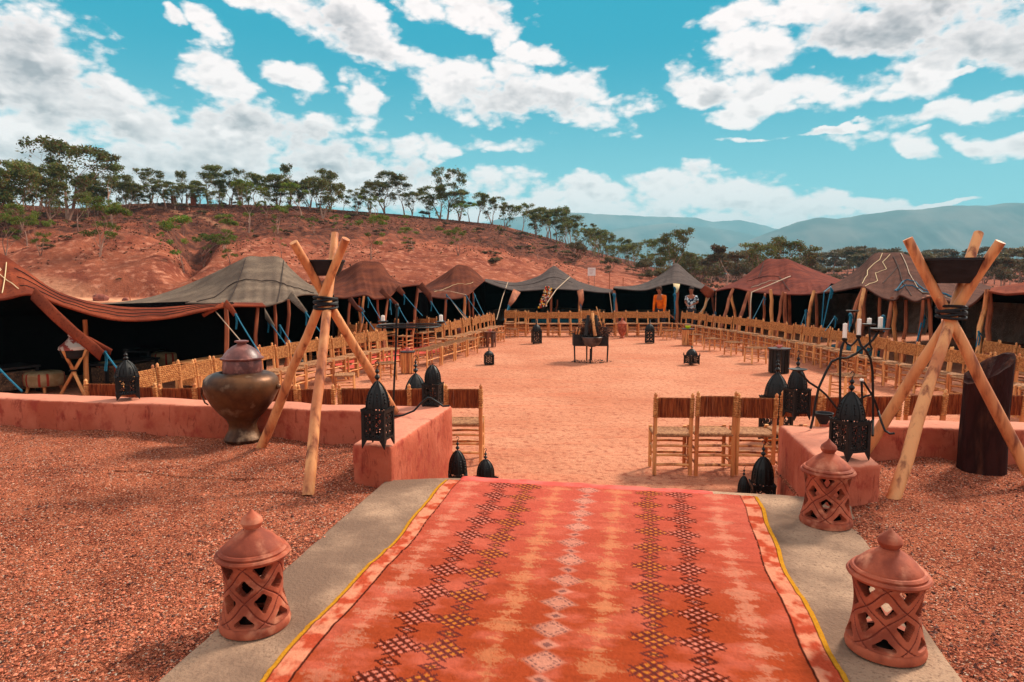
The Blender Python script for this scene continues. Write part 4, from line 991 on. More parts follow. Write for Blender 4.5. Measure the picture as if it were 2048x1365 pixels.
for k in range(420):
    a = r_.uniform(0, 6.28); h = r_.random() ** 1.4 * .38; spread = (.40 - h * .75) * r_.uniform(.3, 1.1)
    c = Vector((math.cos(a) * spread * 1.15 + .03, math.sin(a) * spread * .55 - .05, .1 + h)); d = Vector((r_.uniform(-1, 1), r_.uniform(-1, 1), r_.uniform(-.5, .5) + .2)).normalized()
    L = r_.uniform(.12, .34); bend = Vector((r_.uniform(-1, 1), r_.uniform(-1, 1), r_.uniform(-1, 1))) * .02
    b.tube([c - d * L / 2, c + bend, c + d * L / 2], [.007, .006, .003], 4)
for k in range(36):
    a = r_.uniform(-.6, .6); c = Vector((.3, r_.uniform(-.15, .1), .12 + r_.uniform(0, .16))); b.tube([c, c + Vector((r_.uniform(.1, .28), r_.uniform(-.1, .1), r_.uniform(-.04, .05)))], [.006, .002], 4)
m_twig = M('dry_twigs', lin(96, 60, 46), lin(50, 30, 26), scale=9, rough=.9, bump=0); o = b.build('twig', m_twig, t2); o['kind'] = 'stuff'
for k, (x0, z0, x1, z1, r1, mt) in enumerate([(.085, .08, .04, .62, .042, m_wood), (-.14, .08, -.06, .56, .05, m_ironr), (.16, .1, .12, .56, .05, m_ironr), (-.30, .1, -.25, .26, .022, m_wood), (-.36, .1, -.33, .27, .018, m_wood), (.26, .3, .13, .78, .011, m_wood), (-.42, .12, -.60, .30, .007, m_twig)]):
    b = MB(); b.tube([(x0, -.3 if k < 2 else -.15, z0), ((x0 + x1) / 2 - .01, -.2, (z0 + z1) / 2), (x1, -.08, z1)], [r1, r1 * .9, r1 * .8], 9); b.build('log', mt, t2)
# ashes below
b = MB()
for k in range(120):
    a, q = r_.uniform(0, 6.28), r_.random() ** .5; b.ball((math.cos(a) * q * .5, math.sin(a) * q * .35 - .1, .004), r_.uniform(.006, .022), 5, 3, .5)
o = b.build('charcoal_crumbs', m_ironr, None); o.location = fc; o['kind'] = 'stuff'; tag(o, 'scattered charcoal crumbs under the fire pit', 'charcoal')
# ------------------------------------------------------------ carpet: dense knotted sheet, pattern as knot colours
c00, c10 = A(893, 962, ZT + .02), A(1512, 998, ZT + .02)      # far left, far right
v0 = A(520, 1365, ZT + .02) - c00; v1 = A(1690, 1365, ZT + .02) - c10
NU_, NV_ = 420, 520
far_w = (c10 - c00).length; LEN = 3.6
nvec = (c10 - c00).normalized(); dvec = Vector((-nvec.y, nvec.x, 0)); dvec = (v0.normalized() + v1.normalized()).normalized()
U, V = np.meshgrid(np.linspace(0, 1, NU_), np.linspace(0, LEN, NV_))
edge = .014 * np.sin(V * 3.1 + 1) + .008 * np.sin(V * 9) + .010 * (fbm(V * 2.2, U * 0 + 3, 3, 2) - .5)
Xl = c00.x + v0.normalized().x * V; Yl = c00.y + v0.normalized().y * V
Xr = c10.x + v1.normalized().x * V; Yr_ = c10.y + v1.normalized().y * V
X = Xl * (1 - U) + Xr * U + edge * (np.abs(U - .5) * 2) ** 3 * np.sign(U - .5); Y = Yl * (1 - U) + Yr_ * U
wid = np.hypot(Xr - Xl, Yr_ - Yl)
def rgb(*c): return np.array(lin(*c))
n1 = fbm(U * 14, V * 9, 5, 3); n2 = fbm(U * 60, V * 70, 3, 4); n3 = fbm(U * 5, V * 2.2, 4, 6); n4 = vn(U * 380, V * 150, 8)
t_ = np.clip((V - .25) / 1.9 + (n3 - .5) * .7, 0, 1)[..., None]
C = rgb(214, 92, 70) * (1 - t_) + rgb(180, 70, 30) * t_
C = C * (1 - np.clip((n1 - .52) * 5, 0, 1)[..., None] * .55) + rgb(226, 110, 84) * np.clip((n1 - .52) * 5, 0, 1)[..., None] * .55
pitch = .243
def lat(uc, halfw, halfh, style, drift=0.0):
    global C
    dxm = (U - uc - drift * (V / LEN)) * wid; vv = (V + .06) / pitch; k = vv - np.floor(vv) - .5
    jx = (vn(np.floor(vv) * 3.3 + uc * 50, U * 0, 3) - .5) * .02; dxm = dxm + jx + (n2 - .5) * .006; dv = k * pitch + (n2 - .5) * .006
    A1 = np.abs(dxm) / halfw + np.abs(dv) / halfh                      # large lozenge
    k2 = np.abs(np.abs(k) - .5) * pitch; A2 = np.abs(dxm) / (halfw * .52) + k2 / (halfh * .42)
    A_ = np.minimum(A1, A2)
    if style in ('pale', 'yellow'):
        cc = rgb(248, 166, 130) if style == 'pale' else rgb(246, 164, 110)
        A3 = np.minimum(A1 * .92, A2 * .9) + (n1 - .5) * .7 + (n2 - .5) * 1.5 + (n4 - .5) * 1.0
        m = np.clip((.95 - A3) * 3.0, 0, 1)[..., None] * (.46 - .35 * np.clip((V - 1.9) / 1.4, 0, 1))[..., None]
        C = C * (1 - m) + cc * m; return
    cell = halfw / 3.5; ch = halfh / 3.5
    p = (dxm / cell + dv / ch) / 2; q = (dxm / cell - dv / ch) / 2
    fp, fq = np.abs(p - np.round(p)), np.abs(q - np.round(q))
    near1 = (A1 < 1.12); l1 = near1 & ((fp < .19) | (fq < .19))
    # little hooks standing off the outline
    hk = (A1 > 1.05) & (A1 < 1.42) & (((fp < .15) & (np.abs(np.round(p)) % 2 == 1)) | ((fq < .15) & (np.abs(np.round(q)) % 2 == 1)))
    c2, h2 = halfw * .52 / 2, halfh * .42 / 2
    p2 = (dxm / c2 + (np.abs(k) - .5) * np.sign(k) * pitch / h2) / 2; q2 = (dxm / c2 - (np.abs(k) - .5) * np.sign(k) * pitch / h2) / 2
    l2 = (A2 < 1.25) & ((np.abs(p2 - np.round(p2)) < .2) | (np.abs(q2 - np.round(q2)) < .2))
    dark = {'dark': rgb(74, 26, 22), 'gold': rgb(104, 46, 44), 'grey': rgb(120, 74, 72)}[style]
    fill = {'dark': rgb(238, 140, 116), 'gold': rgb(222, 132, 34), 'grey': rgb(246, 178, 150)}[style]
    if style == 'grey':
        ring = (A1 > .62) & (A1 < 1.08) & (np.abs(fp - .5) > .18) & (np.abs(fq - .5) > .18)
        dots = (A2 < .6)
        m = np.clip((1.35 - A1) * 2, 0, 1) * .6; m = np.maximum(m, np.clip((1.6 - A2) * 2, 0, 1) * .45); m = (m * (.7 + .6 * (n1 - .3)))[..., None]; C = C * (1 - m) + fill * m
        m = ((ring | dots) * .8)[..., None]; C = C * (1 - m) + dark * m; return
    inside = ((A1 < .95) & (fp > .26) & (fq > .26)) | (A2 < .5)
    m = (inside * (.78 if style == 'dark' else .85) * np.clip(1.25 - n3 * .4, 0, 1))[..., None]; C = C * (1 - m) + fill * m
    m = ((l1 | hk | l2) * .88)[..., None]; C = C * (1 - m) + dark * m
for uc, st, dr in ((.105, 'pale', .0), (.200, 'dark', .0), (.283, 'gold', .0), (.383, 'yellow', 0), (.478, 'grey', 0), (.573, 'yellow', 0), (.672, 'gold', 0), (.765, 'dark', .0), (.868, 'pale', 0)):
    lat(uc, {'dark': .088, 'gold': .092, 'grey': .075}.get(st, .085), {'dark': .078, 'gold': .078, 'grey': .07}.get(st, .085), st, dr)
# borders
ue = np.minimum(U, 1 - U) * wid; marb = np.clip((fbm(U * 40, V * 16, 4, 12) - .42) * 5, 0, 1)[..., None]
bc_ = rgb(244, 150, 112) * (1 - marb) + rgb(206, 78, 44) * marb
m = ((ue < .115))[..., None]; C = np.where(m, bc_, C)
C = np.where(((ue > .110) & (ue < .116 + n2 * .004))[..., None], rgb(84, 34, 22), C)
C = np.where((ue < .022)[..., None], rgb(222, 150, 6), C); C = np.where(((ue > .022) & (ue < .030))[..., None], rgb(110, 46, 20), C)
C = C * .93 + C.mean(-1, keepdims=True) * .07; C = C * .72 * (.86 + .28 * n4[..., None]) * (.93 + .14 * n2[..., None])
zl = ZT + .034 + .014 * (fbm(U * 5, V * 3, 3, 5) - .5) + .007 * np.clip(fbm(U * 3, V * 7, 3, 15, True) - .7, 0, 1) * 4 + .0035 * (n4 - .5)
zl = np.where(ue < .02, zl + .006 * np.sin(np.clip(ue / .02, 0, 1) * np.pi) - .006, zl)
zl = zl - .06 * np.clip(-(V - .0) / .1, 0, 1)
m_carp = M('carpet_pile', (1, 1, 1), None, attr='c', rough=1.0, bump=.7, bscale=210, dist=.006, spec=0)
top = np.stack([X, Y, zl], -1).reshape(-1, 3); Q = grid_quads(NV_, NU_)
# rim down to the slab
peri = np.concatenate([np.arange(NU_), np.arange(1, NV_) * NU_ + NU_ - 1, (NV_ - 1) * NU_ + np.arange(NU_ - 2, -1, -1), np.arange(NV_ - 2, 0, -1) * NU_])
low = top[peri].copy(); low[:, 2] = ZT + .012; k = len(peri); nx_ = np.roll(np.arange(k), -1)
Q2 = np.stack([peri, peri[nx_], len(top) + nx_, len(top) + np.arange(k)], -1)
o = npmesh('carpet', np.concatenate([top, low]), np.concatenate([Q, Q2]), m_carp, col=np.concatenate([C.reshape(-1, 3), C.reshape(-1, 3)[peri]]).clip(0, 1))
tag(o, 'long red and orange Berber carpet with dark lozenge bands on the concrete', 'carpet')
# plain pink rug hanging over the far lip of the slab
m_rug = M('pink_rug', lin(232, 106, 96), lin(214, 88, 78), scale=8, rough=1, bump=.5, bscale=150, spec=0, dist=.006)
g0, g1 = A(925, 953, ZT + .03), A(1425, 983, ZT + .03); n = 60; vs = []
prof = [(-.42, .026), (-.1, .026), (.0, .028), (.03, .022), (.045, -.01), (.05, -.06), (.055, -.12)]
for i in range(n + 1):
    p = g0.lerp(g1, i / n)
    for s_, z in prof: vs.append(tuple(Vector((p.x, p.y, ZT + z + .002 * math.sin(i * .9))) + dC * (s_ + .008 * math.sin(i * .5))))
k = len(prof); b = MB(); b.add(vs, [(i * k + j, (i + 1) * k + j, (i + 1) * k + j + 1, i * k + j + 1) for i in range(n) for j in range(k - 1)]); o = b.build('rug', m_rug)
mod = o.modifiers.new('thick', 'SOLIDIFY'); mod.thickness = .008; mod.offset = -1
tag(o, 'plain pink rug folded over the far lip of the concrete under the carpet', 'rug')
# ------------------------------------------------------------ tents
def catmull(pts, per):
    out_ = []; n = len(pts)
    for i in range(n - 1):
        p0 = pts[max(i - 1, 0)]; p1 = pts[i]; p2 = pts[i + 1]; p3 = pts[min(i + 2, n - 1)]
        for k in range(per):
            t = k / per; out_.append(.5 * ((2 * p1) + (-p0 + p2) * t + (2 * p0 - 5 * p1 + 4 * p2 - p3) * t * t + (-p0 + 3 * p1 - 3 * p2 + p3) * t ** 3))
    out_.append(pts[-1]); return out_
def tent(label, st, mat, back, ppow=1.35, poles=(), ropes=(), straps=(), seams=(), lower=None, hem=.0, sag=.0, per=9, stitches=(), linoff=.03, wallgap=0.0, sides=(1, 1)):
    """st: (px_front, py_front, d_front, px_ridge, py_ridge, d_ridge) stations from left to right; back: ground vector towards the rear"""
    base = P(st[len(st) // 2][0], 700, st[len(st) // 2][2]); base.z = 0; back = Vector(back)
    t = thing('berber_tent', label, 'tent', base, 0, 'berber tents around the court')
    Fr = catmull([P(s[0], s[1], s[2]) for s in st], per); Rg = catmull([P(s[3], s[4], s[5]) for s in st], per)
    n = len(Fr); k = 12; vs = []; vin = []
    for i in range(n):
        f_, r_ = Fr[i], Rg[i]; bk = r_ + back; bk.z = min(1.3, r_.z - .1)
        for j in range(k + 1):
            v = j / k; p = f_.lerp(r_, v); p.z = f_.z + (r_.z - f_.z) * v ** ppow + (.035 * math.sin(i * 1.35) + .012 * math.sin(i * 2.9)) * (1 - v) ** 1.5 * v ** .5
            vs.append(p.copy())
        for j in range(1, 7):
            v = j / 6; p = r_.lerp(bk, v); p.z = r_.z + (bk.z - r_.z) * (1 - (1 - v) ** ppow); vs.append(p)
    kk = k + 7; fs = [(i * kk + j, (i + 1) * kk + j, (i + 1) * kk + j + 1, i * kk + j + 1) for i in range(n - 1) for j in range(kk - 1)]
    b = MB(); b.add(vs, fs); cano = b.build('canopy', mat, t, world=True)
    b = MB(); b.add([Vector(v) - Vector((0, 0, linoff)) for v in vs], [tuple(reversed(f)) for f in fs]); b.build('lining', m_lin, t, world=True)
    # rolled hem along the front edge
    b = MB(); b.tube([p + Vector((0, 0, -.012)) for p in Fr], .022, 6); b.build('hem', mat, cano, world=False)
    hm = [o for o in cano.children][0]; hm.data.transform(Matrix.Translation(-t.location))
    # back wall, side walls: black cloth that deepens the painted interior shade
    b = MB(); mat_h = lower if lower else 0
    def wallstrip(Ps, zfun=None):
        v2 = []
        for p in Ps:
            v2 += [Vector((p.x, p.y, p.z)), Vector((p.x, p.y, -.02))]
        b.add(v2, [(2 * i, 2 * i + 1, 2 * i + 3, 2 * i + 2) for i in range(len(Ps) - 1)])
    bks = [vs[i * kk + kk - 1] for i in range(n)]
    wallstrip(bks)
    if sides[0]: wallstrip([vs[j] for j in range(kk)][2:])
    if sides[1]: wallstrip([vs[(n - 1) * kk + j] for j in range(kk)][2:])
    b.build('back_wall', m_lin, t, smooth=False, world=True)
    if lower:
        h = lower; v2 = []
        rr_ = [bks[i] - back.normalized() * (.5 + .08 * math.sin(i * .8)) for i in range(n)]
        for i, p in enumerate(rr_):
            for q in range(7): v2.append(Vector((p.x, p.y, -.01 + h * q / 6)) - back.normalized() * (.35 * (1 - q / 6) + .03 * math.sin(i * 2.3 + q * 2.1)))
        b = MB(); b.add(v2, [(i * 7 + j, i * 7 + j + 1, (i + 1) * 7 + j + 1, (i + 1) * 7 + j) for i in range(n - 1) for j in range(6)]); b.build('mat_wall', m_mat, t, world=True)
    for i, q in enumerate(poles):                 # (px_top, py_top, px_bottom, d_top, d_bottom, radius)
        a = P(q[0], q[1], q[3]); c = P(q[2], 600, q[4]); c.z = -.02 if len(q) < 7 else q[6]
        r = q[5]; b = MB(); b.tube(pole_pts(a, c, 6, .03, i + int(q[0])), [r * .9, r, r * 1.05, r, r * 1.1, r * 1.1], 7); b.build('pole', m_wood if (i % 4 == 1) else m_wooddk2, t, world=True)
    for q in straps:                              # broad woven band: list of points with width
        pts = [P(a[0], a[1], a[2]) for a in q[0]]; w = q[1]; v2 = []
        for i, p in enumerate(pts):
            ww = w[i] if isinstance(w, (list, tuple)) else w
            dpt = (pts[min(i + 1, len(pts) - 1)] - pts[max(i - 1, 0)]).normalized(); sd_ = dpt.cross(Vector((0, 1, 0))).normalized()
            for u in (-1, -.5, 0, .5, 1): v2.append(p + sd_ * ww * u + Vector((0, .02 * (u * u), 0)))
        b = MB(); b.add(v2, [(i * 5 + j, i * 5 + j + 1, (i + 1) * 5 + j + 1, (i + 1) * 5 + j) for i in range(len(pts) - 1) for j in range(4)])
        o = b.build('strap', q[2] if len(q) > 2 else mat, t, world=True); md = o.modifiers.new('t', 'SOLIDIFY'); md.thickness = .012
    for q in ropes:                               # (points, radius, material, knot?)
        pts = [P(a[0], a[1], a[2]) for a in q[0]]
        if q[0][-1][1] == 'g': pass
        b = MB(); b.tube(pts, q[1], 5)
        if len(q) > 3 and q[3]:
            kp = pts[0]; b.ball(kp, q[1] * 2.4, 6, 4); b.tube([kp, kp + Vector((.02, -.02, -.12)), kp + Vector((.0, -.02, -.26))], q[1] * 1.5, 5); b.tube([kp, kp + Vector((.06, -.02, -.08)), kp + Vector((.03, -.02, -.02))], q[1] * 1.2, 5)
        b.build('guy_rope', q[2], t, world=True)
    def onc(u, v, off=.012):
        i = min(int(u * (n - 1)), n - 2); fu = u * (n - 1) - i; j = min(int(v * k), k - 1); fv = v * k - j
        a = vs[i * kk + j].lerp(vs[(i + 1) * kk + j], fu); c = vs[i * kk + j + 1].lerp(vs[(i + 1) * kk + j + 1], fu); return a.lerp(c, fv) + Vector((0, -.3 * off, off))
    for q in seams:                               # (list of (u,v), radius, material)
        pts = []
        for (a, c) in zip(q[0][:-1], q[0][1:]): pts += [onc(a[0] + (c[0] - a[0]) * s / 8, a[1] + (c[1] - a[1]) * s / 8, .01 + q[1]) for s in range(8)]
        pts.append(onc(*q[0][-1], .01 + q[1])); b = MB(); b.tube(pts, q[1], 5); o = b.build(q[3] if len(q) > 3 else 'seam', q[2], cano); o.data.transform(Matrix.Translation(-t.location))
    return t
m_wooddk2 = M('weathered_pole', lin(176, 104, 70), lin(130, 70, 46), scale=6, rough=.8, bump=.3, stretch=(1, 1, .2))
m_stitch = M('pale_twine', lin(222, 196, 150), rough=.9, bump=0)
m_seam = M('dark_seam', lin(50, 34, 30), rough=.9, bump=0)
def tq(x0, y0, d0, x1, y1, d1, r=.010, m=None, knot=True): return ([(x0, y0, d0), ((x0 + x1) / 2, (y0 + y1) / 2 + 1, (d0 + d1) / 2), (x1, y1, d1)], r, m or m_teal, knot)
# T1 near left, rust brown, sweeping band
tent('rust brown tent filling the left edge with a long sagging front', [(-330, 600, 10.2, -330, 500, 13), (-120, 603, 10.4, -130, 470, 13.2), (0, 598, 10.6, -15, 500, 12.6), (62, 588, 10.8, 40, 532, 12.2), (130, 612, 11.2, 118, 584, 12.2), (230, 638, 11.6, 222, 611, 12.4), (330, 636, 12.1, 325, 615, 12.8), (450, 613, 12.6, 445, 606, 13.2), (530, 612, 13.4, 525, 606, 13.8)],
     m_trust, (-3.2, 1.2, 0), ppow=1.1, poles=[(452, 612, 450, 12.6, 12.7, .04), (170, 640, 160, 11.9, 12, .04), (516, 612, 500, 13.4, 13.4, .035)],
     straps=[([(66, 588, 10.75), (110, 632, 10.3), (150, 668, 10.0), (190, 700, 9.7), (203, 712, 9.6)], [.10, .09, .08, .08, .075]), ([(155, 672, 10.0), (180, 680, 9.9), (205, 695, 9.75), (222, 705, 9.7)], [.03, .03, .035, .04]), ([(448, 608, 12.6), (430, 618, 12.5), (405, 632, 12.4)], .03), ([(450, 606, 12.55), (462, 618, 12.4), (470, 630, 12.3)], [.06, .05, .04])],
     ropes=[tq(211, 706, 9.7, 246, 752, 8.9, .013), tq(-6, 733, 9.0, 44, 783, 8.4, .013), tq(472, 630, 12.3, 520, 708, 11.2, .012), ([(430, 622, 12.6), (488, 690, 11.5)], .009, m_rope)],
     seams=[([(.25 + .01, .1), (.30, .8)], .007, m_stitch, 'twine'), ([(.18, .9), (.26, .5), (.33, .15)], .007, m_stitch, 'twine'), ([(.2, .35), (.235, .85), (.27, .6), (.24, .4)], .006, m_stitch, 'twine'), ([(.34, .5), (.6, .45), (.9, .5)], .008, m_seam), ([(.34, .75), (.6, .72), (.9, .75)], .008, m_seam), ([(.34, .25), (.6, .22), (.9, .25)], .008, m_seam)], per=10)
# T2 grey
tent('pale grey tent with a flat-topped peak behind the left tripod', [(372, 606, 15.2, 385, 603, 16.6), (430, 607, 14.8, 440, 565, 17.5), (480, 610, 14.4, 487, 517, 18), (524, 613, 14.2, 525, 514, 18.2), (560, 604, 14.4, 560, 515, 18.2), (590, 592, 14.9, 582, 538, 18), (622, 588, 15.6, 618, 568, 17.6), (662, 596, 16.4, 668, 588, 17.5)],
     m_tgrey, (-4.2, 2.4, 0), ppow=1.25, poles=[(504, 612, 504, 14.6, 15.4, .035), (520, 612, 502, 14.2, 14.6, .035), (549, 606, 550, 14.4, 15, .035), (577, 600, 565, 14.5, 14.8, .035)],
     straps=[([(518, 610, 14.2), (535, 636, 13.9), (548, 655, 13.7)], [.07, .05, .03]), ([(580, 590, 14.6), (600, 612, 14.3), (613, 626, 14.1)], [.09, .06, .03])],
     ropes=[tq(536, 640, 13.9, 580, 700, 13.0, .012), tq(560, 652, 13.8, 595, 705, 13.0, .012), tq(612, 626, 14.1, 650, 676, 13.2, .012)],
     seams=[([(.06, .1), (.2, .55), (.5, .5), (.8, .25), (.88, .05)], .012, m_seam), ([(.22, .1), (.3, .95)], .01, m_seam), ([(.55, .0), (.62, .98)], .008, m_seam)])
# T3 brown
tent('brown tent with a rounded peak left of the court', [(655, 592, 17.5, 660, 584, 19), (690, 596, 17.4, 695, 555, 20.5), (730, 590, 17.6, 716, 525, 21), (750, 598, 17.6, 738, 523, 21), (778, 593, 17.8, 762, 527, 21), (795, 577, 18.4, 782, 553, 20.8), (812, 572, 19, 806, 568, 20.5), (838, 570, 19.6, 836, 569, 20.5)],
     m_tbrown, (-3.6, 3.0, 0), ppow=1.25, poles=[(701, 598, 690, 17.5, 17.4, .035), (728, 592, 714, 17.6, 17.5, .035), (755, 598, 760, 17.8, 18.4, .03), (776, 596, 762, 18, 17.2, .03), (836, 572, 820, 19.6, 19.4, .04), (719, 596, 722, 18.5, 19, .03)],
     straps=[([(699, 597, 17.4), (714, 616, 17.0), (724, 624, 16.8)], [.07, .05, .04]), ([(762, 580, 17.6), (780, 598, 17.3), (796, 610, 17)], [.07, .05, .03]), ([(795, 576, 18.2), (808, 590, 18)], [.08, .05]), ([(840, 570, 19.5), (858, 590, 19.2), (864, 610, 19)], [.1, .08, .03])],
     ropes=[tq(724, 626, 16.8, 765, 680, 15.6), tq(736, 596, 17.5, 762, 640, 16.5), tq(780, 600, 17.2, 783, 630, 17), tq(808, 590, 18, 845, 632, 17), tq(725, 618, 16.9, 700, 600, 17.5, .01), tq(862, 604, 19, 892, 650, 18), tq(796, 612, 17, 818, 650, 16.5)])
# T4 brown
tent('dark brown tent between the rounded tent and the long grey one', [(852, 592, 20.5, 857, 583, 22), (880, 596, 20.6, 890, 562, 23.6), (912, 597, 21, 910, 533, 24.4), (935, 590, 21.4, 926, 531, 24.6), (955, 572, 22.6, 942, 536, 24.6), (970, 560, 24.4, 962, 553, 24.8)],
     m_tbrown, (-2.5, 4.2, 0), ppow=1.25, poles=[(892, 596, 884, 20.8, 20.8, .04), (930, 594, 925, 21.2, 20.8, .045), (938, 588, 940, 22, 22.4, .03), (946, 584, 946, 22, 22.6, .03)],
     ropes=[tq(893, 590, 20.8, 935, 636, 19.8), tq(902, 600, 20.8, 932, 640, 19.6, .012, m_rope, False), tq(932, 592, 21.2, 962, 634, 20.4), tq(948, 588, 22, 968, 630, 21), ([(868, 581, 21), (900, 583, 20.6), (932, 590, 21)], .012, m_rope)],
     seams=[([(.1, .5), (.5, .45), (.75, .3)], .007, m_stitch, 'twine')])
# T5 long dark grey
tent('long charcoal grey tent with a pointed peak behind the far row', [(968, 562, 26.5, 970, 558, 28.5), (1000, 574, 27, 1000, 562, 30), (1030, 581, 27.2, 1035, 565, 30.5), (1062, 581, 27.4, 1078, 552, 31), (1100, 578, 27.4, 1106, 533, 31.6), (1130, 579, 27.4, 1122, 541, 31.4), (1165, 581, 27.4, 1155, 562, 31), (1200, 585, 27.4, 1198, 575, 30), (1232, 586, 27.2, 1230, 580, 29.5)],
     m_tdark, (0, 3.6, 0), ppow=1.2, poles=[(1103, 582, 1100, 27.6, 28, .05), (1160, 582, 1162, 27.5, 27.2, .07), (1228, 582, 1238, 27.2, 26.9, .06), (1115, 600, 1110, 29, 29, .03)],
     straps=[([(1034, 582, 27.2), (1025, 600, 26.8), (1018, 612, 26.4)], [.16, .12, .06], m_wooddk2), ([(1160, 580, 27.4), (1163, 600, 27.2), (1161, 612, 27.1)], [.13, .1, .06], m_wooddk2)],
     ropes=[([(1016, 564, 28), (1005, 595, 26.6), (993, 640, 25)], .016, m_rope), ([(1140, 554, 29.5), (1112, 580, 27), (1094, 606, 26)], .02, m_rope), tq(1017, 612, 26.4, 1008, 640, 25.5, .018), tq(1161, 610, 27.1, 1162, 640, 27), ([(1219, 585, 27), (1226, 640, 26.5)], .014, m_rope), tq(1228, 590, 26.6, 1229, 625, 26.6, .03)],
     lower=.55, seams=[([(.08, .55), (.4, .5), (.7, .55)], .01, m_seam)])
# T6 peaked grey
tent('grey pointed tent sheltering the two standing people', [(1226, 576, 27, 1230, 573, 29), (1262, 580, 27.2, 1264, 572, 30), (1292, 580, 27.2, 1295, 564, 30.6), (1325, 571, 27.4, 1332, 543, 31), (1352, 567, 27.6, 1352, 527, 31.2), (1378, 571, 27.4, 1374, 544, 31), (1410, 580, 26.8, 1402, 566, 30), (1432, 582, 26.2, 1430, 579, 29)],
     m_tdark, (.6, 3.4, 0), ppow=1.2, poles=[(1355, 570, 1354, 27.6, 27.6, .07), (1419, 578, 1396, 26.6, 26.2, .05), (1420, 580, 1440, 26.6, 26.8, .045), (1330, 620, 1370, 27.8, 27.2, .03)],
     ropes=[tq(1349, 576, 27.3, 1349, 640, 26.8, .02), tq(1349, 590, 27.2, 1350, 630, 26.8, .03), ([(1424, 588, 26.4), (1400, 626, 25.6)], .014, m_rope)],
     straps=[([(1353, 568, 27.5), (1353, 578, 27.4), (1352, 586, 27.3)], [.14, .1, .04], m_stitch), ([(1405, 576, 26.4), (1420, 588, 26.2), (1428, 590, 26.2)], [.14, .2, .1], m_trust)],
     lower=.5)
# T7 maroon
tent('maroon tent with a broad ridge on the right side', [(1432, 582, 25.5, 1434, 579, 27.5), (1468, 576, 23.6, 1478, 560, 28), (1500, 583, 22.8, 1512, 535, 28), (1530, 586, 22.2, 1533, 519, 27.6), (1560, 590, 21.6, 1556, 519, 27), (1580, 589, 21, 1577, 519, 26.4), (1610, 589, 20.4, 1600, 540, 25), (1640, 586, 19.8, 1622, 556, 23.6), (1655, 577, 19.4, 1662, 567, 22)],
     m_tmaroon, (5.5, 3, 0), ppow=1.15, poles=[(1466, 578, 1436, 23.4, 22.6, .055), (1462, 584, 1480, 23.6, 23.8, .045), (1497, 584, 1468, 22.4, 21.6, .055), (1500, 584, 1502, 22.6, 22.8, .05), (1530, 588, 1525, 22, 22.4, .04), (1541, 580, 1550, 21.8, 21.8, .055), (1566, 584, 1553, 21.2, 21, .045), (1570, 586, 1578, 21.2, 21.4, .06), (1578, 590, 1586, 22, 22.6, .05), (1628, 582, 1612, 19.8, 19.4, .05), (1631, 586, 1640, 19.8, 20, .045)],
     ropes=[tq(1528, 594, 22, 1504, 642, 21), tq(1612, 620, 19.5, 1600, 655, 19), tq(1610, 622, 19.5, 1611, 660, 19), ([(1500, 640, 21.6), (1501, 605, 21.8), (1503, 585, 22.2), (1540, 570, 22.6), (1575, 555, 23.4), (1590, 550, 24.4)], .02, m_rope), tq(1430, 624, 25, 1424, 640, 24.5)],
     seams=[([(.25, .15), (.42, .35), (.55, .4)], .014, m_pink2 if 'm_pink2' in globals() else m_rope, 'twine'), ([(.3, .5), (.34, .95)], .01, m_seam), ([(.2, .45), (.5, .5), (.62, .1)], .01, m_seam)], lower=1.35, sides=(1, 0))
# T8 umber
tent('dark umber stitched tent behind the right tripod', [(1640, 586, 18.8, 1660, 573, 21), (1680, 581, 17.8, 1690, 556, 21.5), (1716, 574, 17, 1722, 532, 21.4), (1730, 575, 16.6, 1748, 508, 21), (1762, 594, 16, 1775, 506, 20.4), (1790, 600, 15.6, 1806, 507, 19.8), (1802, 590, 15.4, 1838, 528, 18.8), (1830, 602, 15, 1866, 552, 17.6), (1862, 594, 14.6, 1894, 572, 16.6), (1905, 604, 14.1, 1930, 592, 15.6), (1938, 612, 13.7, 1958, 600, 15), (1975, 580, 13.2, 1990, 578, 14.6)],
     m_tumber, (5.4, 2.2, 0), ppow=1.15, poles=[(1727, 576, 1672, 16.6, 16.2, .05), (1728, 578, 1703, 16.4, 15.6, .045), (1731, 580, 1725, 16.6, 16.8, .055), (1760, 594, 1760, 16.4, 16.6, .04), (1784, 596, 1768, 15.8, 15.4, .045), (1787, 598, 1800, 15.8, 16, .045), (1812, 600, 1812, 15.6, 15.8, .04), (1847, 596, 1842, 14.8, 15, .035), (1856, 592, 1872, 14.8, 15, .04), (1974, 580, 1956, 13.2, 12.8, .045), (1978, 584, 1986, 13.2, 13.4, .05)],
     ropes=[tq(1662, 578, 17.8, 1644, 662, 17.2, .015), tq(1669, 634, 16.2, 1650, 662, 15.8), tq(1700, 630, 15.7, 1698, 664, 15.5, .02), tq(1766, 634, 15.4, 1768, 664, 15.2, .02), tq(1846, 632, 15, 1832, 692, 14.4, .018), tq(1957, 664, 12.9, 1952, 694, 12.6), ([(1662, 573, 19), (1648, 584, 18), (1644, 640, 17.6), (1642, 680, 17.4)], .014, m_teal)],
     seams=[([(.27, .02), (.33, .3), (.31, .45), (.37, .62), (.34, .75), (.38, .95)], .007, m_stitch, 'twine'), ([(.22, .1), (.26, .35), (.25, .5), (.32, .8), (.33, .97)], .007, m_stitch, 'twine'), ([(.44, .98), (.52, .6), (.62, .35), (.8, .2)], .009, m_rope, 'twine'),
            ([(.44, .18), (.5, .40), (.58, .48), (.7, .40), (.8, .38), (.72, .30), (.6, .38), (.5, .22), (.44, .18)], .014, m_teal, 'teal_coil'), ([(.4, .9), (.48, .4), (.6, .1)], .009, m_seam), ([(.36, .3), (.44, .7)], .009, m_seam)], lower=1.35, sides=(0, 0))
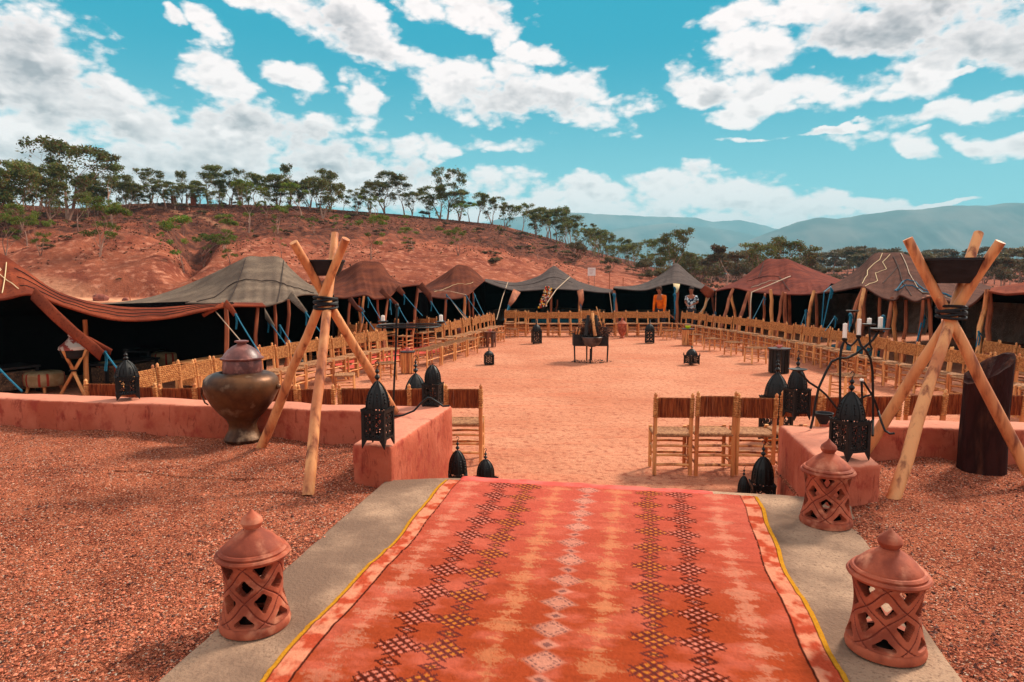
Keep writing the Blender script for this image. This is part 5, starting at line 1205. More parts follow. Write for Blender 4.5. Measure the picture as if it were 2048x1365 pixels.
# T9
tent('rust brown tent cut by the right edge of the picture', [(1978, 582, 12.6, 1982, 576, 14.2), (2010, 588, 12.2, 2020, 570, 14.4), (2048, 586, 11.8, 2060, 562, 14.4), (2120, 584, 11.2, 2130, 540, 14.2), (2240, 580, 10.6, 2240, 530, 14), (2360, 590, 10, 2360, 570, 13.6)],
     m_trust, (4.6, 1.4, 0), ppow=1.15, poles=[(2100, 586, 2100, 11.4, 11.5, .05)], lower=1.3, sides=(0, 1))
# ------------------------------------------------------------ bead garland on the long tent
r_ = random.Random(8); b = MB()
for k in range(150):
    v = k / 150; p = P(1098 - 14 * v + r_.uniform(-7, 7), 574 + 42 * v, 26.2)
    b.cur = r_.choice([0, 1, 2, 3]); b.ball(p + Vector((0, r_.uniform(-.05, .05), 0)), r_.uniform(.025, .045), 6, 4)
ms = [M('bead_red', lin(190, 40, 30), rough=.5, bump=0), M('bead_yellow', lin(226, 170, 40), rough=.5, bump=0), M('bead_white', lin(220, 206, 190), rough=.5, bump=0), M('bead_dark', lin(60, 40, 40), rough=.5, bump=0)]
o = b.build('tassel_garland', ms); tag(o, 'colourful tasselled garland tied to the middle of the long grey tent', 'garland')
# ------------------------------------------------------------ low tables, poufs, tagine stand, benches under the left tents
m_dtab = M('dark_table', lin(40, 34, 34), lin(26, 22, 24), scale=4, rough=.5, bump=.15, spec=.4)
m_cover = M('patterned_cover', lin(110, 84, 66), lin(70, 56, 48), scale=9, c3=lin(160, 120, 84), s3=30, rough=.95, bump=.6)
def table(pa, pb, w, h, label, mt, mc, cover=True):
    pa = Vector(pa); pb = Vector(pb); c = (pa + pb) / 2; d = pb - pa; t = thing('low_table', label, 'table', (c.x, c.y, 0), math.atan2(d.y, d.x)); L = d.length
    for k in range(4):
        b = MB(); b.box((0, -w / 2 + w * (k + .5) / 4, h), (L, w / 4 * .96, .035)); b.build('plank', mt, t, smooth=False)
    for sx in (-1, 1):
        for sy in (-1, 1): b = MB(); b.box((sx * (L / 2 - .05), sy * (w / 2 - .05), h / 2 - .01), (.05, .05, h)); b.build('leg', mt, t, smooth=False)
    if cover: b = MB(); b.box((0, 0, h * .5), (L - .1, w - .1, h * .7)); b.build('skirt', mc, t, smooth=False)
    return t
table((-9.6, 10.6, 0), (-8.75, 12.3, 0), .7, .45, 'long dark table at the far left under the rust brown tent', m_dtab, m_cover)
table(P(272, 700, 14.2), P(372, 700, 16), .6, .48, 'black bench table behind the small domed lantern', m_dtab, m_cover, False)
table(P(368, 700, 15.2), P(480, 700, 17.6), .7, .52, 'covered wooden table beside the first tent pole', m_wooddk2, m_cover)
table(P(372, 720, 12.2), P(470, 720, 13.4), .62, .48, 'pale plank table left of the brass pot jar', m_wood, m_reedf)
table(P(640, 700, 16.4), P(770, 700, 19.4), .7, .5, 'long yellowish table under the rounded brown tent', m_wood, m_cover, False)
table(P(190, 700, 12.6), P(300, 700, 13.8), .5, .4, 'low dark bench with patterned side behind the hanging strap', m_dtab, m_cover)
m_pouf = M('pouf_cloth', lin(176, 150, 112), lin(150, 120, 84), scale=6, rough=.95, bump=.4, bscale=60)
m_poufr = M('pouf_stripe', lin(160, 56, 40), rough=.95, bump=.2)
def pouf(px, pyb, r, h, label):
    t = thing('pouf', label, 'pouf', A(px, pyb, 0), 0, 'round upholstered poufs under the left tents')
    b = MB(); b.lathe([(0, h * .32), (r * .9, h * .32), (r, h * .42), (r * 1.03, h * .68), (r, h * .92), (r * .85, h), (0, h * 1.0)], 28); o = b.build('cushion', m_pouf, t)
    for a in (-2.3, -1.9, -1.2, -.8, .3, 1.4):
        b = MB(); v2 = []
        for s_ in (-.06, .06):
            for z, q in ((.36, .965), (.42, 1.006), (.68, 1.036), (.92, 1.006), (.97, .93)): v2.append((math.cos(a + s_) * r * q, math.sin(a + s_) * r * q, h * z))
        b.add(v2, [(i, i + 1, i + 6, i + 5) for i in range(4)]); b.build('stripe', m_poufr, o)
    for k in range(4):
        a = k * math.pi / 2 + .6; b = MB(); b.tube([(math.cos(a) * r * .75, math.sin(a) * r * .75, h * .34), (math.cos(a) * r * .85, math.sin(a) * r * .85, 0)], [.03, .022], 7); b.build('leg', m_wood, t)
pouf(90, 784, .31, .36, 'striped round pouf at the far left behind the low wall'); pouf(224, 768, .24, .42, 'round pouf half hidden behind the small wall lantern')
pouf(337, 742, .32, .42, 'striped pouf in front of the black bench table'); pouf(862, 668, .3, .34, 'pale pouf on the red rug by the far left tents'); pouf(896, 664, .3, .34, 'pale pouf beside the dark jug under the left tents')
# tagine on a small tripod stand
t = thing('stand_tripod', 'small three-legged stick stand under the far left tent', 'stand', A(150, 789, 0)); t.scale = (1, 1, 1); hz_ = .36
for k, (x, y) in enumerate([(-.22, -.05), (.22, -.08), (.03, .22)]):
    b = MB(); b.tube(pole_pts(Vector((x, y, -.01)), Vector((-x * .95, -y * .9, .78)), 5, .01, k), .027, 8); b.build('leg', m_wood, t)
b = MB(); b.tube([(math.cos(a) * .06, math.sin(a) * .06, .42) for a in [x * math.pi / 5 for x in range(11)]], .014, 5); b.build('binding', m_band, t)
p = A(150, 789, 0) + Vector((0, 0, .62))
t = thing('tagine', 'white and maroon painted tagine with a conical lid on the stick stand', 'tagine', p)
m_tag = M('painted_tagine', lin(206, 190, 176), lin(150, 66, 56), scale=7, rough=.4, bump=0, lo=.48, hi=.54)
b = MB(); b.lathe([(.10, 0), (.16, .03), (.19, .13), (.2, .16), (0, .16)], 28); b.build('dish', m_bowl, t)
b = MB(); b.lathe([(.205, .16), (.212, .175), (.2, .2), (.205, .21), (.19, .225), (.13, .28), (.07, .34), (.04, .38), (.045, .395), (.055, .40), (.055, .42), (0, .42)], 32); b.build('lid', m_tag, t)
# jug, carved table, tiny things
b = MB(); b.lathe([(.12, 0), (.2, .1), (.22, .22), (.16, .34), (.09, .42), (.085, .48), (.13, .56), (.12, .57), (.07, .48), (0, .46)], 24); o = b.build('clay_jug', m_jar); o.location = A(915, 672, 0); tag(o, 'dark clay jug standing at the edge of the left tent rug', 'jug')
b = MB(); b.lathe([(.10, 0), (.15, .08), (.16, .2), (.1, .3), (.07, .34), (.1, .4), (0, .4)], 20); o = b.build('clay_jug', m_jar); o.location = A(829, 690, 0); tag(o, 'small dark jug behind the left benches beside the pink rug', 'jug')
t = thing('carved_table', 'hexagonal dark carved side table in the far left corner', 'table', A(980, 694, 0))
for k in range(6):
    a = k * math.pi / 3; rot = Matrix.Rotation(a, 3, 'Z'); r0_ = .15
    b = pierced(lambda u, v: not (.25 < u < .75 and v < .5 + .2 * math.cos((u - .5) * 6)), 10, 12, lambda u, v, s: rot @ Vector(((u - .5) * .17, -r0_ + s * .012, v * .42)), .01); b.build('side_panel', m_wooddk, t, smooth=False)
b = MB(); b.lathe([(0, .42), (.19, .42), (.19, .45), (0, .45)], 6); b.build('top', m_wooddk, t, smooth=False); cup(A(980, 694, 0) + Vector((0, 0, .452)), 'pale cup on the carved side table', m_pink)
# red rug laid on the sand under the left tents
m_rr = M('red_mat', lin(214, 84, 66), lin(190, 66, 50), scale=5, rough=1, bump=.3)
b = MB(); q = [P(700, 700, 14.6), P(800, 700, 16.6), P(905, 680, 19.4), P(860, 680, 20.6), P(740, 680, 18.4), P(655, 690, 16)]
b.add([(v.x, v.y, .012) for v in q] + [(v.x, v.y, .0) for v in q], [tuple(range(6)), tuple(range(11, 5, -1))] + [(i, i + 6, (i + 1) % 6 + 6, (i + 1) % 6) for i in range(6)]); o = b.build('floor_rug', m_rr, smooth=False); tag(o, 'red floor rug spread on the ground behind the left chair row', 'rug')
# cushions and seats along the tent walls (far)
m_cteal = M('teal_cushion', lin(20, 96, 110), lin(14, 70, 84), scale=8, rough=.9, bump=.3)
def cushion(p, w, label, mt, rz=0):
    b = MB(); vs_ = []; import bmesh
    bm = bmesh.new(); bmesh.ops.create_cube(bm, size=1); bmesh.ops.subdivide_edges(bm, edges=bm.edges[:], cuts=3, use_grid_fill=True)
    for v in bm.verts:
        k = 1 - .25 * (abs(v.co.x * 2) ** 4 + abs(v.co.y * 2) ** 4) / 2; v.co = Vector((v.co.x * w, v.co.y * .55, v.co.z * .22 * k))
    me = bpy.data.meshes.new('cushion'); bm.to_mesh(me); bm.free(); me.materials.append(mt)
    for q_ in me.polygons: q_.use_smooth = True
    o = bpy.data.objects.new('cushion', me); COL.objects.link(o); o.location = p; o.rotation_euler.z = rz; tag(o, label, 'cushion'); return o
cushion(P(1120, 600, 28.6).xy.to_3d() + Vector((0, 0, .22)), 2.4, 'long teal seat cushion behind the far row under the grey tent', m_cteal)
cushion(P(1640, 600, 16.8).xy.to_3d() + Vector((.9, 0, .22)), 1.6, 'teal cushion behind the right chair row', m_cteal, 1.5)
# ------------------------------------------------------------ sign, fence posts, stones
t = thing('notice_board', 'small white notice board on two legs on the far bank', 'sign', P(1183, 566, 60) * 1); t.location.z = tz(t.location.x, t.location.y)
gz = t.location.z; zb1 = P(1183, 552, 60).z - gz; zt1 = P(1183, 536, 60).z - gz
m_white = M('white_board', lin(226, 214, 206), rough=.5, bump=0); m_grey = M('grey_post', lin(140, 110, 96), rough=.6, bump=0); m_ink = M('faint_print', lin(196, 150, 140), rough=.6, bump=0)
b = MB(); b.box((0, 0, (zb1 + zt1) / 2), (.68, .03, zt1 - zb1)); b.build('panel', m_white, t, smooth=False)
for k in range(4): b = MB(); b.box((-.02 * k, -.02, zt1 - .15 - k * .12), (.42 - .06 * k, .006, .035)); b.build('text_line', m_ink, t, smooth=False)
for s_ in (-1, 1): b = MB(); b.box((s_ * .24, .02, zb1 / 2), (.04, .04, zb1)); b.build('leg', m_grey, t, smooth=False)
posts = [(261, 612, 598), (319, 613, 586), (352, 610, 585), (411, 600, 583), (1219, 573, 544), (1246, 570, 556), (640, 584, 570), (40, 600, 585)]
for i, (px, pb, pt) in enumerate(posts):
    p = P(px, pb, 50 if px < 1000 else 58); p.z = tz(p.x, p.y); h = (P(px, pt, p.y).z - p.z)
    b = MB(); b.tube([(0, 0, -.1), (0, 0, max(h, .7))], .035, 6); o = b.build('fence_post', m_wooddk2); o.location = p
    tag(o, 'thin rusty fence post on the sandy track, %s from the left' % ORD[sorted(q[0] for q in posts).index(px)], 'post', 'fence posts along the track')
rk = random.Random(3)
for i, (px, py, s) in enumerate([(203, 596, .55), (334, 608, .5), (250, 600, .25), (1485, 574, .5), (1560, 560, .4), (1520, 566, .35)]):
    p = P(px, py, 50 if px < 1000 else 70); p.z = tz(p.x, p.y) + s * .2; b = MB(); b.ball((0, 0, 0), s, 9, 7, .7); b.v = [tuple(Vector(v) * (1 + .35 * mno.noise(Vector(v) * 3 + Vector((i, 0, 0))))) for v in b.v]
    o = b.build('boulder', M('boulder_%s' % 'stone', lin(150, 80, 62), lin(110, 56, 46), scale=3)); o.location = p; tag(o, 'rough brown boulder by the track, %s from the left' % ORD[i], 'boulder', 'boulders by the track')
# two clay pillars and a low hut on the ridge
for i, (px, pb, pt, w) in enumerate([(357, 411, 396, .32), (396, 414, 393, .36)]):
    p = hillpoint(px, pb); h = (pb - pt) / F * p.y; b = MB()
    b.box((0, 0, h * .5), (w * 1.6, w * 1.6, h)); b.box((0, 0, h * 1.02), (w * 2.0, w * 2.0, h * .12)); b.box((0, 0, h * 1.13), (w * 1.2, w * 1.2, h * .1)); o = b.build('clay_pillar', m_terra, smooth=False); o.location = p - Vector((0, 0, .1)); tag(o, ['shorter orange clay pillar on the ridge', 'taller orange clay pillar on the ridge'][i], 'pillar')
# dry stone wall along the track
b = MB()
for k in range(420):
    x = rk.uniform(-26, -8); y = 56 + (x + 20) * .05 + rk.uniform(-.25, .25); z = tz(x, y) + rk.uniform(0, .5); b.ball((x, y, z), rk.uniform(.12, .24), 6, 4, .7)
o = b.build('dry_stone_wall', m_wooddk2); tag(o, 'low dry stone wall at the foot of the hill', 'wall')
# ------------------------------------------------------------ trees
def leafmat(name, a, b_, c):
    m = bpy.data.materials.new(name); m.use_nodes = True; T = N(m.node_tree); b = m.node_tree.nodes['Principled BSDF']
    oi = T.n('ShaderNodeObjectInfo'); an = T.n('ShaderNodeVertexColor', layer_name='c'); sp = T.n('ShaderNodeSeparateColor'); T.put(sp.inputs[0], an.outputs[0])
    col = T.mix(sp.outputs[0], a, b_); col = T.mix(T.m('MULTIPLY', T.ss(sp.outputs[1], .55, 1.0), .8), col, c)
    hs = T.n('ShaderNodeHueSaturation'); T.put(hs.inputs['Color'], col); T.put(hs.inputs['Value'], T.m('ADD', .75, T.m('MULTIPLY', oi.outputs['Random'], .5))); T.put(hs.inputs['Hue'], T.m('ADD', .485, T.m('MULTIPLY', oi.outputs['Random'], .025)))
    T.put(b.inputs['Base Color'], hs.outputs[0]); b.inputs['Roughness'].default_value = .6; b.inputs['Specular IOR Level'].default_value = .25
    tr = T.n('ShaderNodeBsdfTranslucent'); T.put(tr.inputs[0], hs.outputs[0]); mx = T.n('ShaderNodeMixShader'); mx.inputs[0].default_value = .3
    T.t.links.new(b.outputs[0], mx.inputs[1]); T.t.links.new(tr.outputs[0], mx.inputs[2]); T.t.links.new(mx.outputs[0], m.node_tree.nodes['Material Output'].inputs[0]); return m
m_leafd = leafmat('eucalyptus_leaves', lin(66, 76, 36), lin(116, 126, 58), lin(132, 88, 50))
m_leafg = leafmat('bright_leaves', lin(72, 100, 26), lin(112, 140, 36), lin(140, 96, 50))
m_leafb = leafmat('scrub_leaves', lin(80, 66, 46), lin(104, 96, 58), lin(124, 84, 60))
m_bark = M('pale_bark', lin(178, 140, 120), lin(120, 84, 70), scale=3, rough=.9, bump=0, rand=.15)
def make_tree(kind, seed):
    g = random.Random(seed); q = np.random.RandomState(seed)
    bark = MB(); tips = []
    def limb(p, d, L, r, depth):
        k = 4; pts = [p]; dd = d.copy()
        for i in range(k):
            dd = (dd + Vector((g.uniform(-1, 1), g.uniform(-1, 1), g.uniform(-.2, .9) if kind != 'umb' else g.uniform(-.2, .6))) * .16).normalized(); pts.append(pts[-1] + dd * L / k)
        rs_ = [r * (1 - .45 * i / k) for i in range(k + 1)]; bark.tube(pts, rs_, 5, cap=False)
        e = pts[-1]
        if depth == 0 or L < .05: tips.append((e, L)); return
        n = g.choice([2, 2, 3]) if depth > 1 else g.choice([2, 3])
        for j in range(n):
            a = g.uniform(0, 6.28); sp = g.uniform(.35, .8); nd = (dd + Vector((math.cos(a), math.sin(a), .12)) * sp).normalized(); limb(e, nd, L * g.uniform(.58, .78), rs_[-1] * .72, depth - 1)
        if depth >= 2 and g.random() < .6:
            m_ = pts[2]; a = g.uniform(0, 6.28); limb(m_, (dd * .5 + Vector((math.cos(a), math.sin(a), .2))).normalized(), L * .5, rs_[2] * .5, depth - 2 if depth > 2 else 0)
    stems = {'tall': g.choice([1, 2, 2]), 'umb': g.choice([1, 2, 2]), 'slim': 1, 'bush': 5, 'wood': g.choice([1, 2])}[kind]
    for s_ in range(stems):
        a = g.uniform(0, 6.28); lean = {'tall': .22, 'umb': .2, 'slim': .08, 'bush': .8, 'wood': .3}[kind] * (.4 if stems == 1 else 1)
        d = Vector((math.cos(a) * lean, math.sin(a) * lean, 1)).normalized()
        limb(Vector((0, 0, -.02)), d, {'tall': .36, 'umb': .46, 'slim': .5, 'bush': .22, 'wood': .26}[kind] * g.uniform(.9, 1.1), {'tall': .018, 'umb': .018, 'slim': .014, 'bush': .009, 'wood': .016}[kind], {'tall': 4, 'umb': 3, 'slim': 3, 'bush': 2, 'wood': 3}[kind])
    zmax = max(t[0].z for t in tips)
    per = {'tall': 50, 'umb': 120, 'slim': 50, 'bush': 90, 'wood': 75}[kind]
    C_ = []; S_ = []
    for (e, L) in tips:
        rx = {'tall': .062, 'umb': .085, 'slim': .045, 'bush': .09, 'wood': .10}[kind] * g.uniform(.7, 1.25); rz = rx * {'tall': .72, 'umb': .72, 'slim': .8, 'bush': .7, 'wood': .55}[kind]
        n = int(per * g.uniform(.6, 1.3)); v = q.normal(size=(n, 3)); v /= np.linalg.norm(v, axis=1)[:, None]; v *= q.rand(n, 1) ** .45
        # clumps sit above and around the tip
        C_.append(v * [rx, rx, rz] + [e.x, e.y, e.z + rz * .4]); S_.append(np.full(n, g.random()))
        if kind == 'tall':
            n2 = n // 4; v = q.normal(size=(n2, 3)) * [rx * .5, rx * .5, rx * .8]; C_.append(v + [e.x, e.y, e.z - rx * .8]); S_.append(np.full(n2, g.random()))
    C_ = np.concatenate(C_); S_ = np.concatenate(S_); n = len(C_)
    ls = {'tall': .016, 'umb': .018, 'slim': .016, 'bush': .022, 'wood': .024}[kind] * q.uniform(.6, 1.4, n)
    a = q.normal(size=(n, 3)); a[:, 2] -= .6; a /= np.linalg.norm(a, axis=1)[:, None]; w = np.cross(a, q.normal(size=(n, 3))); w /= np.linalg.norm(w, axis=1)[:, None]
    V = np.stack([C_ - a * ls[:, None], C_ + w * ls[:, None] * .42, C_ + a * ls[:, None], C_ - w * ls[:, None] * .42], 1).reshape(-1, 3)
    Q = np.arange(4 * n).reshape(-1, 4)
    s = 1 / (V[:, 2].max()); V *= s; bark.v = [tuple(Vector(x) * s) for x in bark.v]
    cc = np.stack([np.repeat(S_ * .6 + q.rand(n) * .4, 4), np.repeat(q.rand(n), 4), np.zeros(4 * n)], -1)
    t = bpy.data.objects.new('tree_form', None)
    tr = bark.build('trunk', m_bark, t); cr_ = npmesh('crown', V, Q, {'tall': m_leafd, 'umb': m_leafg, 'slim': m_leafd, 'bush': m_leafb, 'wood': m_leafb}[kind], parent=t, smooth=False, col=cc)
    for o in (tr, cr_): COL.objects.unlink(o)
    return tr, cr_
FORM = {'tall': [make_tree('tall', s) for s in (1, 12, 3, 24, 35)], 'umb': [make_tree('umb', s) for s in (5, 6, 17)], 'slim': [make_tree('slim', s) for s in (8, 9)], 'bush': [make_tree('bush', s) for s in (10, 11)], 'wood': [make_tree('wood', s) for s in (12, 13, 14)]}
tr_ = random.Random(21); TREES = []
def tree(kind, loc, h, wide=1.0, mat=None, grp=None, form=None):
    f = FORM[kind][form if form is not None else tr_.randrange(len(FORM[kind]))]
    t = bpy.data.objects.new({'tall': 'eucalyptus_tree', 'umb': 'umbrella_tree', 'slim': 'young_tree', 'bush': 'shrub', 'wood': 'woodland_tree'}[kind], None); COL.objects.link(t)
    t.location = loc; t.rotation_euler.z = tr_.uniform(0, 6.28); wide *= 1.15 if kind == 'tall' else 1; t.scale = (h * wide, h * wide, h)
    for o in f:
        c = o.copy(); COL.objects.link(c); c.parent = t
    TREES.append((t, kind, grp)); return t
def htree(kind, px, pb, pt, wide=1.0, form=None, grp='hill'):
    p = hillpoint(px, pb); h = (pb - pt) / F * p.y * (1 if pt < pb else 1)
    return tree(kind, p - Vector((0, 0, .15)), h, wide, grp=grp, form=form)
for a in [(8, 470, 312, 1.0), (50, 470, 322, 1.1), (82, 440, 318, 1.0), (146, 440, 270, 1.15), (112, 455, 325, 1.1), (186, 440, 345, 1.1), (232, 440, 323, .9), (262, 432, 348, 1.0), (310, 412, 337, 1.1), (285, 416, 372, 1.1), (382, 414, 346, 1.0), (372, 412, 368, 1.2), (424, 414, 327, 1.25), (446, 416, 345, 1.1), (470, 415, 340, 1.0), (505, 416, 344, 1.1), (540, 418, 366, 1.2), (586, 418, 332, .75), (560, 420, 350, 1.1), (625, 424, 352, 1.0), (664, 426, 338, .95), (650, 440, 352, 1.0),
          (718, 430, 378, 1.2), (745, 432, 362, 1.0), (773, 430, 344, 1.2), (812, 434, 362, 1.1), (826, 436, 380, 1.1), (862, 438, 388, 1.0), (896, 440, 334, .8), (882, 440, 366, 1.3), (920, 442, 374, 1.2), (957, 448, 383, 1.1), (985, 452, 392, 1.1), (940, 446, 402, 1.2), (1012, 462, 404, 1.1), (1043, 474, 408, 1.1), (1070, 480, 414, 1.1), (-60, 470, 300, 1.1), (-140, 470, 310, 1.1), (30, 440, 350, 1.2), (205, 432, 372, 1.1), (345, 412, 380, 1.2), (400, 414, 374, 1.0), (165, 470, 380, 1.0), (485, 417, 372, 1.1), (600, 422, 368, 1.0), (690, 428, 392, 1.1)]:
    htree('tall', *a)
for a in [(205, 513, 392, 1.2), (372, 548, 430, 1.0), (412, 534, 462, 1.2), (452, 500, 427, 1.35), (503, 468, 358, 1.0), (608, 440, 368, 1.5), (560, 468, 405, 1.1), (632, 468, 430, 1.1), (682, 470, 430, 1.2), (745, 519, 427, 1.15), (809, 461, 430, 1.2), (828, 502, 453, 1.6), (917, 512, 450, 1.2), (756, 440, 390, 1.2), (62, 494, 408, 1.1), (20, 512, 420, 1.0), (88, 513, 430, .9), (232, 466, 395, 1.0), (700, 462, 428, 1.0), (465, 534, 470, 1.0), (920, 448, 405, 1.3), (335, 500, 462, .9), (540, 440, 402, 1.2)]:
    htree('umb', *a)
for a in [(567, 520, 450, .8), (506, 500, 455, .8), (598, 466, 430, .9), (870, 470, 425, 1.0), (955, 500, 455, .8), (690, 520, 470, .7), (1010, 500, 450, 1.0), (1075, 520, 465, 1.0), (300, 470, 430, .8), (130, 470, 400, .8), (995, 480, 430, 1)]:
    htree('slim', *a)
for i in range(30):
    px = -60 + i * 25 + tr_.uniform(-10, 10); rp = float(ip(px, RPY)); pb = rp + tr_.uniform(0, 14); htree('tall', px, pb, pb - tr_.uniform(38, 70) * (1.1 if px < 250 else .9), tr_.uniform(1.1, 1.4))
# the tree line running down the shoulder to the right
for i in range(46):
    px = 1090 + i * 7.4 + tr_.uniform(-5, 5); rp = float(ip(px, RPY)); pb = rp + tr_.uniform(2, 16)
    hp = tr_.uniform(48, 74) * (1 - (px - 1090) / 900); htree(tr_.choice(['tall', 'tall', 'slim']), px, pb, pb - hp, tr_.uniform(.9, 1.2), grp='line')
htree('tall', 1139, 500, 412, .7, grp='line')
for i in range(26):
    px = 1120 + i * 12 + tr_.uniform(-5, 5); rp = float(ip(px, RPY)); pb = rp + tr_.uniform(14, 34)
    htree(tr_.choice(['slim', 'bush', 'slim']), px, pb, pb - tr_.uniform(22, 46), 1.0, grp='line')
# right hand woodland
def rtree(kind, px, Y, pt, wide=1.0, grp='wood', form=None):
    x = (px - 1024) / F * Y; z = tz(x, Y); h = max(P(px, pt, Y).z - z, 1.2); return tree(kind, (x, Y, z - .1), h, wide, grp=grp, form=form)
rtree('tall', 1352, 95, 449, .85, 'near', 1); rtree('tall', 1325, 100, 470, 1.0, 'near'); rtree('tall', 1380, 100, 500, 1.1, 'near'); rtree('wood', 1452, 84, 484, 1.1, 'near'); rtree('tall', 1515, 82, 478, 1.1, 'near'); rtree('tall', 1562, 86, 467, 1.25, 'near', 3); rtree('wood', 1598, 96, 500, 1.1, 'near'); rtree('wood', 1492, 100, 496, 1.1, 'near'); rtree('wood', 1420, 110, 510, 1.1, 'near')
for i in range(34):
    px = 1370 + i * 7.6 + tr_.uniform(-8, 8); rtree(tr_.choice(['bush', 'wood', 'wood']), px, tr_.uniform(100, 165), tr_.uniform(508, 532), 1.1, 'wood')
for i in range(92):
    px = 1600 + (i % 46) * 14 + tr_.uniform(-9, 9); Y = tr_.uniform(150, 262) if i < 64 else tr_.uniform(118, 150)
    top = float(np.interp(px, [1600, 1700, 1800, 1950, 2100, 2300], [512, 494, 497, 496, 492, 480])) + (tr_.uniform(-4, 12) if Y > 150 else tr_.uniform(18, 34)); rtree('wood', px, Y, top, tr_.uniform(1.1, 1.6), 'wood')
for px, Y, pt in [(1962, 100, 520), (2000, 96, 508), (2035, 92, 500), (1935, 104, 528), (2080, 90, 498), (2015, 110, 515), (1660, 104, 532), (1985, 120, 512)]: rtree('wood', px, Y, pt, 1.0, 'right')
# shrubs dotted over the slopes and banks
for px, pb, hp in [(100, 500, 16), (300, 452, 12), (330, 415, 10), (480, 413, 9), (455, 416, 11), (760, 470, 14), (850, 436, 14), (1000, 470, 14), (1040, 478, 16), (1110, 505, 16), (1135, 530, 10), (1000, 520, 8), (730, 440, 14), (240, 560, 8), (1215, 548, 8), (580, 470, 12), (430, 480, 12), (140, 480, 12), (890, 455, 12), (960, 466, 12), (650, 450, 10), (1060, 510, 9)]:
    htree('bush', px, pb, pb - hp, 1.5, grp='shrub')
for px, Y, hp in [(1440, 58, 10), (1475, 62, 9), (1900, 60, 12), (1925, 62, 13), (1880, 66, 10), (1990, 66, 10), (1850, 58, 8), (380, 55, 7), (1620, 70, 8)]:
    x = (px - 1024) / F * Y; z = tz(x, Y); tree('bush', (x, Y, z - .05), hp / F * Y, 2.2, grp='bank')
for i in range(48):
    px = tr_.uniform(-60, 1330); rp = float(ip(px, RPY)); pb = rp + tr_.uniform(6, 80) * (1 if px < 1000 else .5); htree('bush', px, pb, pb - tr_.uniform(6, 15), tr_.uniform(1.2, 2.0), grp='shrub')
names = {('hill', 'tall'): ('dark eucalyptus tree with bare forked trunk on the left hill, %s from the left', 'tree', 'eucalyptus trees on the hill'), ('hill', 'umb'): ('bright green umbrella-crowned tree on the left hillside, %s from the left', 'tree', 'green umbrella trees on the slope'), ('hill', 'slim'): ('thin sparse young tree on the red slope, %s from the left', 'tree', 'thin young trees on the slope'),
         ('line', None): ('eucalyptus in the tree line descending the hill to the right, %s from its left end', 'tree', 'tree line on the shoulder of the hill'), ('near', None): ('leafy tree rising behind the tents in the middle right, %s from the left', 'tree', 'trees behind the middle tents'),
         ('wood', None): ('low spreading tree of the woodland beyond the right tents, %s from the left', 'tree', 'woodland on the right'), ('right', None): ('dark spreading tree on the pink ground at the right, %s from the left', 'tree', 'trees on the pink ground at the right'),
         ('shrub', None): ('small dry shrub on the hillside, %s from the left', 'shrub', 'shrubs on the hillside'), ('bank', None): ('low green-brown shrub on the flat bank behind the tents, %s from the left', 'shrub', 'shrubs on the bank')}
def ordinal(k):
    tens = ['', '', 'twenty', 'thirty', 'forty', 'fifty', 'sixty', 'seventy', 'eighty', 'ninety', 'a hundred', 'a hundred and ten', 'a hundred and twenty', 'a hundred and thirty']
    if k <= 20: return ORD[k - 1]
    d, u = divmod(k, 10); 
    if d < 10: return (tens[d] + '-' + ORD[u - 1]) if u else tens[d][:-1] + 'ieth'
    u = k - 100; return 'hundredth' if u == 0 else 'hundred and ' + ordinal(u)
bk = {}
for t, kind, grp in TREES: bk.setdefault((grp, kind) if (grp, kind) in names else (grp, None), []).append(t)
for k_, ts in bk.items():
    ts.sort(key=lambda t: t.location.x / t.location.y); n_, c_, g_ = names[k_]
    for i, t in enumerate(ts): tag(t, n_ % ordinal(i + 1), c_, g_)
# dry tufts and fallen litter on the slope
q = np.random.RandomState(5); n = 15000
pxs = q.uniform(-200, 1420, n); u_ = q.rand(n); y0_ = ip(pxs, Y0); yr_ = ip(pxs, RY); ys = y0_ + (yr_ - y0_) * (u_ ** .7); xs = (pxs - 1024) / F * ys
keep = fbm(xs / 6, ys / 6, 3, 40) + .45 * u_ > .66; xs, ys = xs[keep], ys[keep]; n = len(xs); zs = terrain(xs, ys)[0]
c = np.stack([xs, ys, zs], -1); V = []; 
for k in range(4):
    a = q.uniform(0, 6.28, n); w = q.uniform(.04, .12, n); h = q.uniform(.04, .15, n); l = q.uniform(-.12, .12, (n, 2))
    V.append(np.stack([c + np.stack([np.cos(a) * w, np.sin(a) * w, -.03 + a * 0], -1), c - np.stack([np.cos(a) * w, np.sin(a) * w, .03 + a * 0], -1), c + np.stack([l[:, 0], l[:, 1], h], -1)], 1))
V = np.concatenate(V).reshape(-1, 3)
m_tuft = M('dry_tuft', lin(124, 72, 52), lin(96, 62, 46), scale=1.2, rough=1, bump=0, c3=lin(92, 84, 50), s3=.3)
tag(npmesh('dry_grass', V, np.arange(len(V)).reshape(-1, 3), m_tuft, smooth=False, kind='stuff'), 'dry brown grass tufts scattered over the hillside', 'grass', kind='stuff')
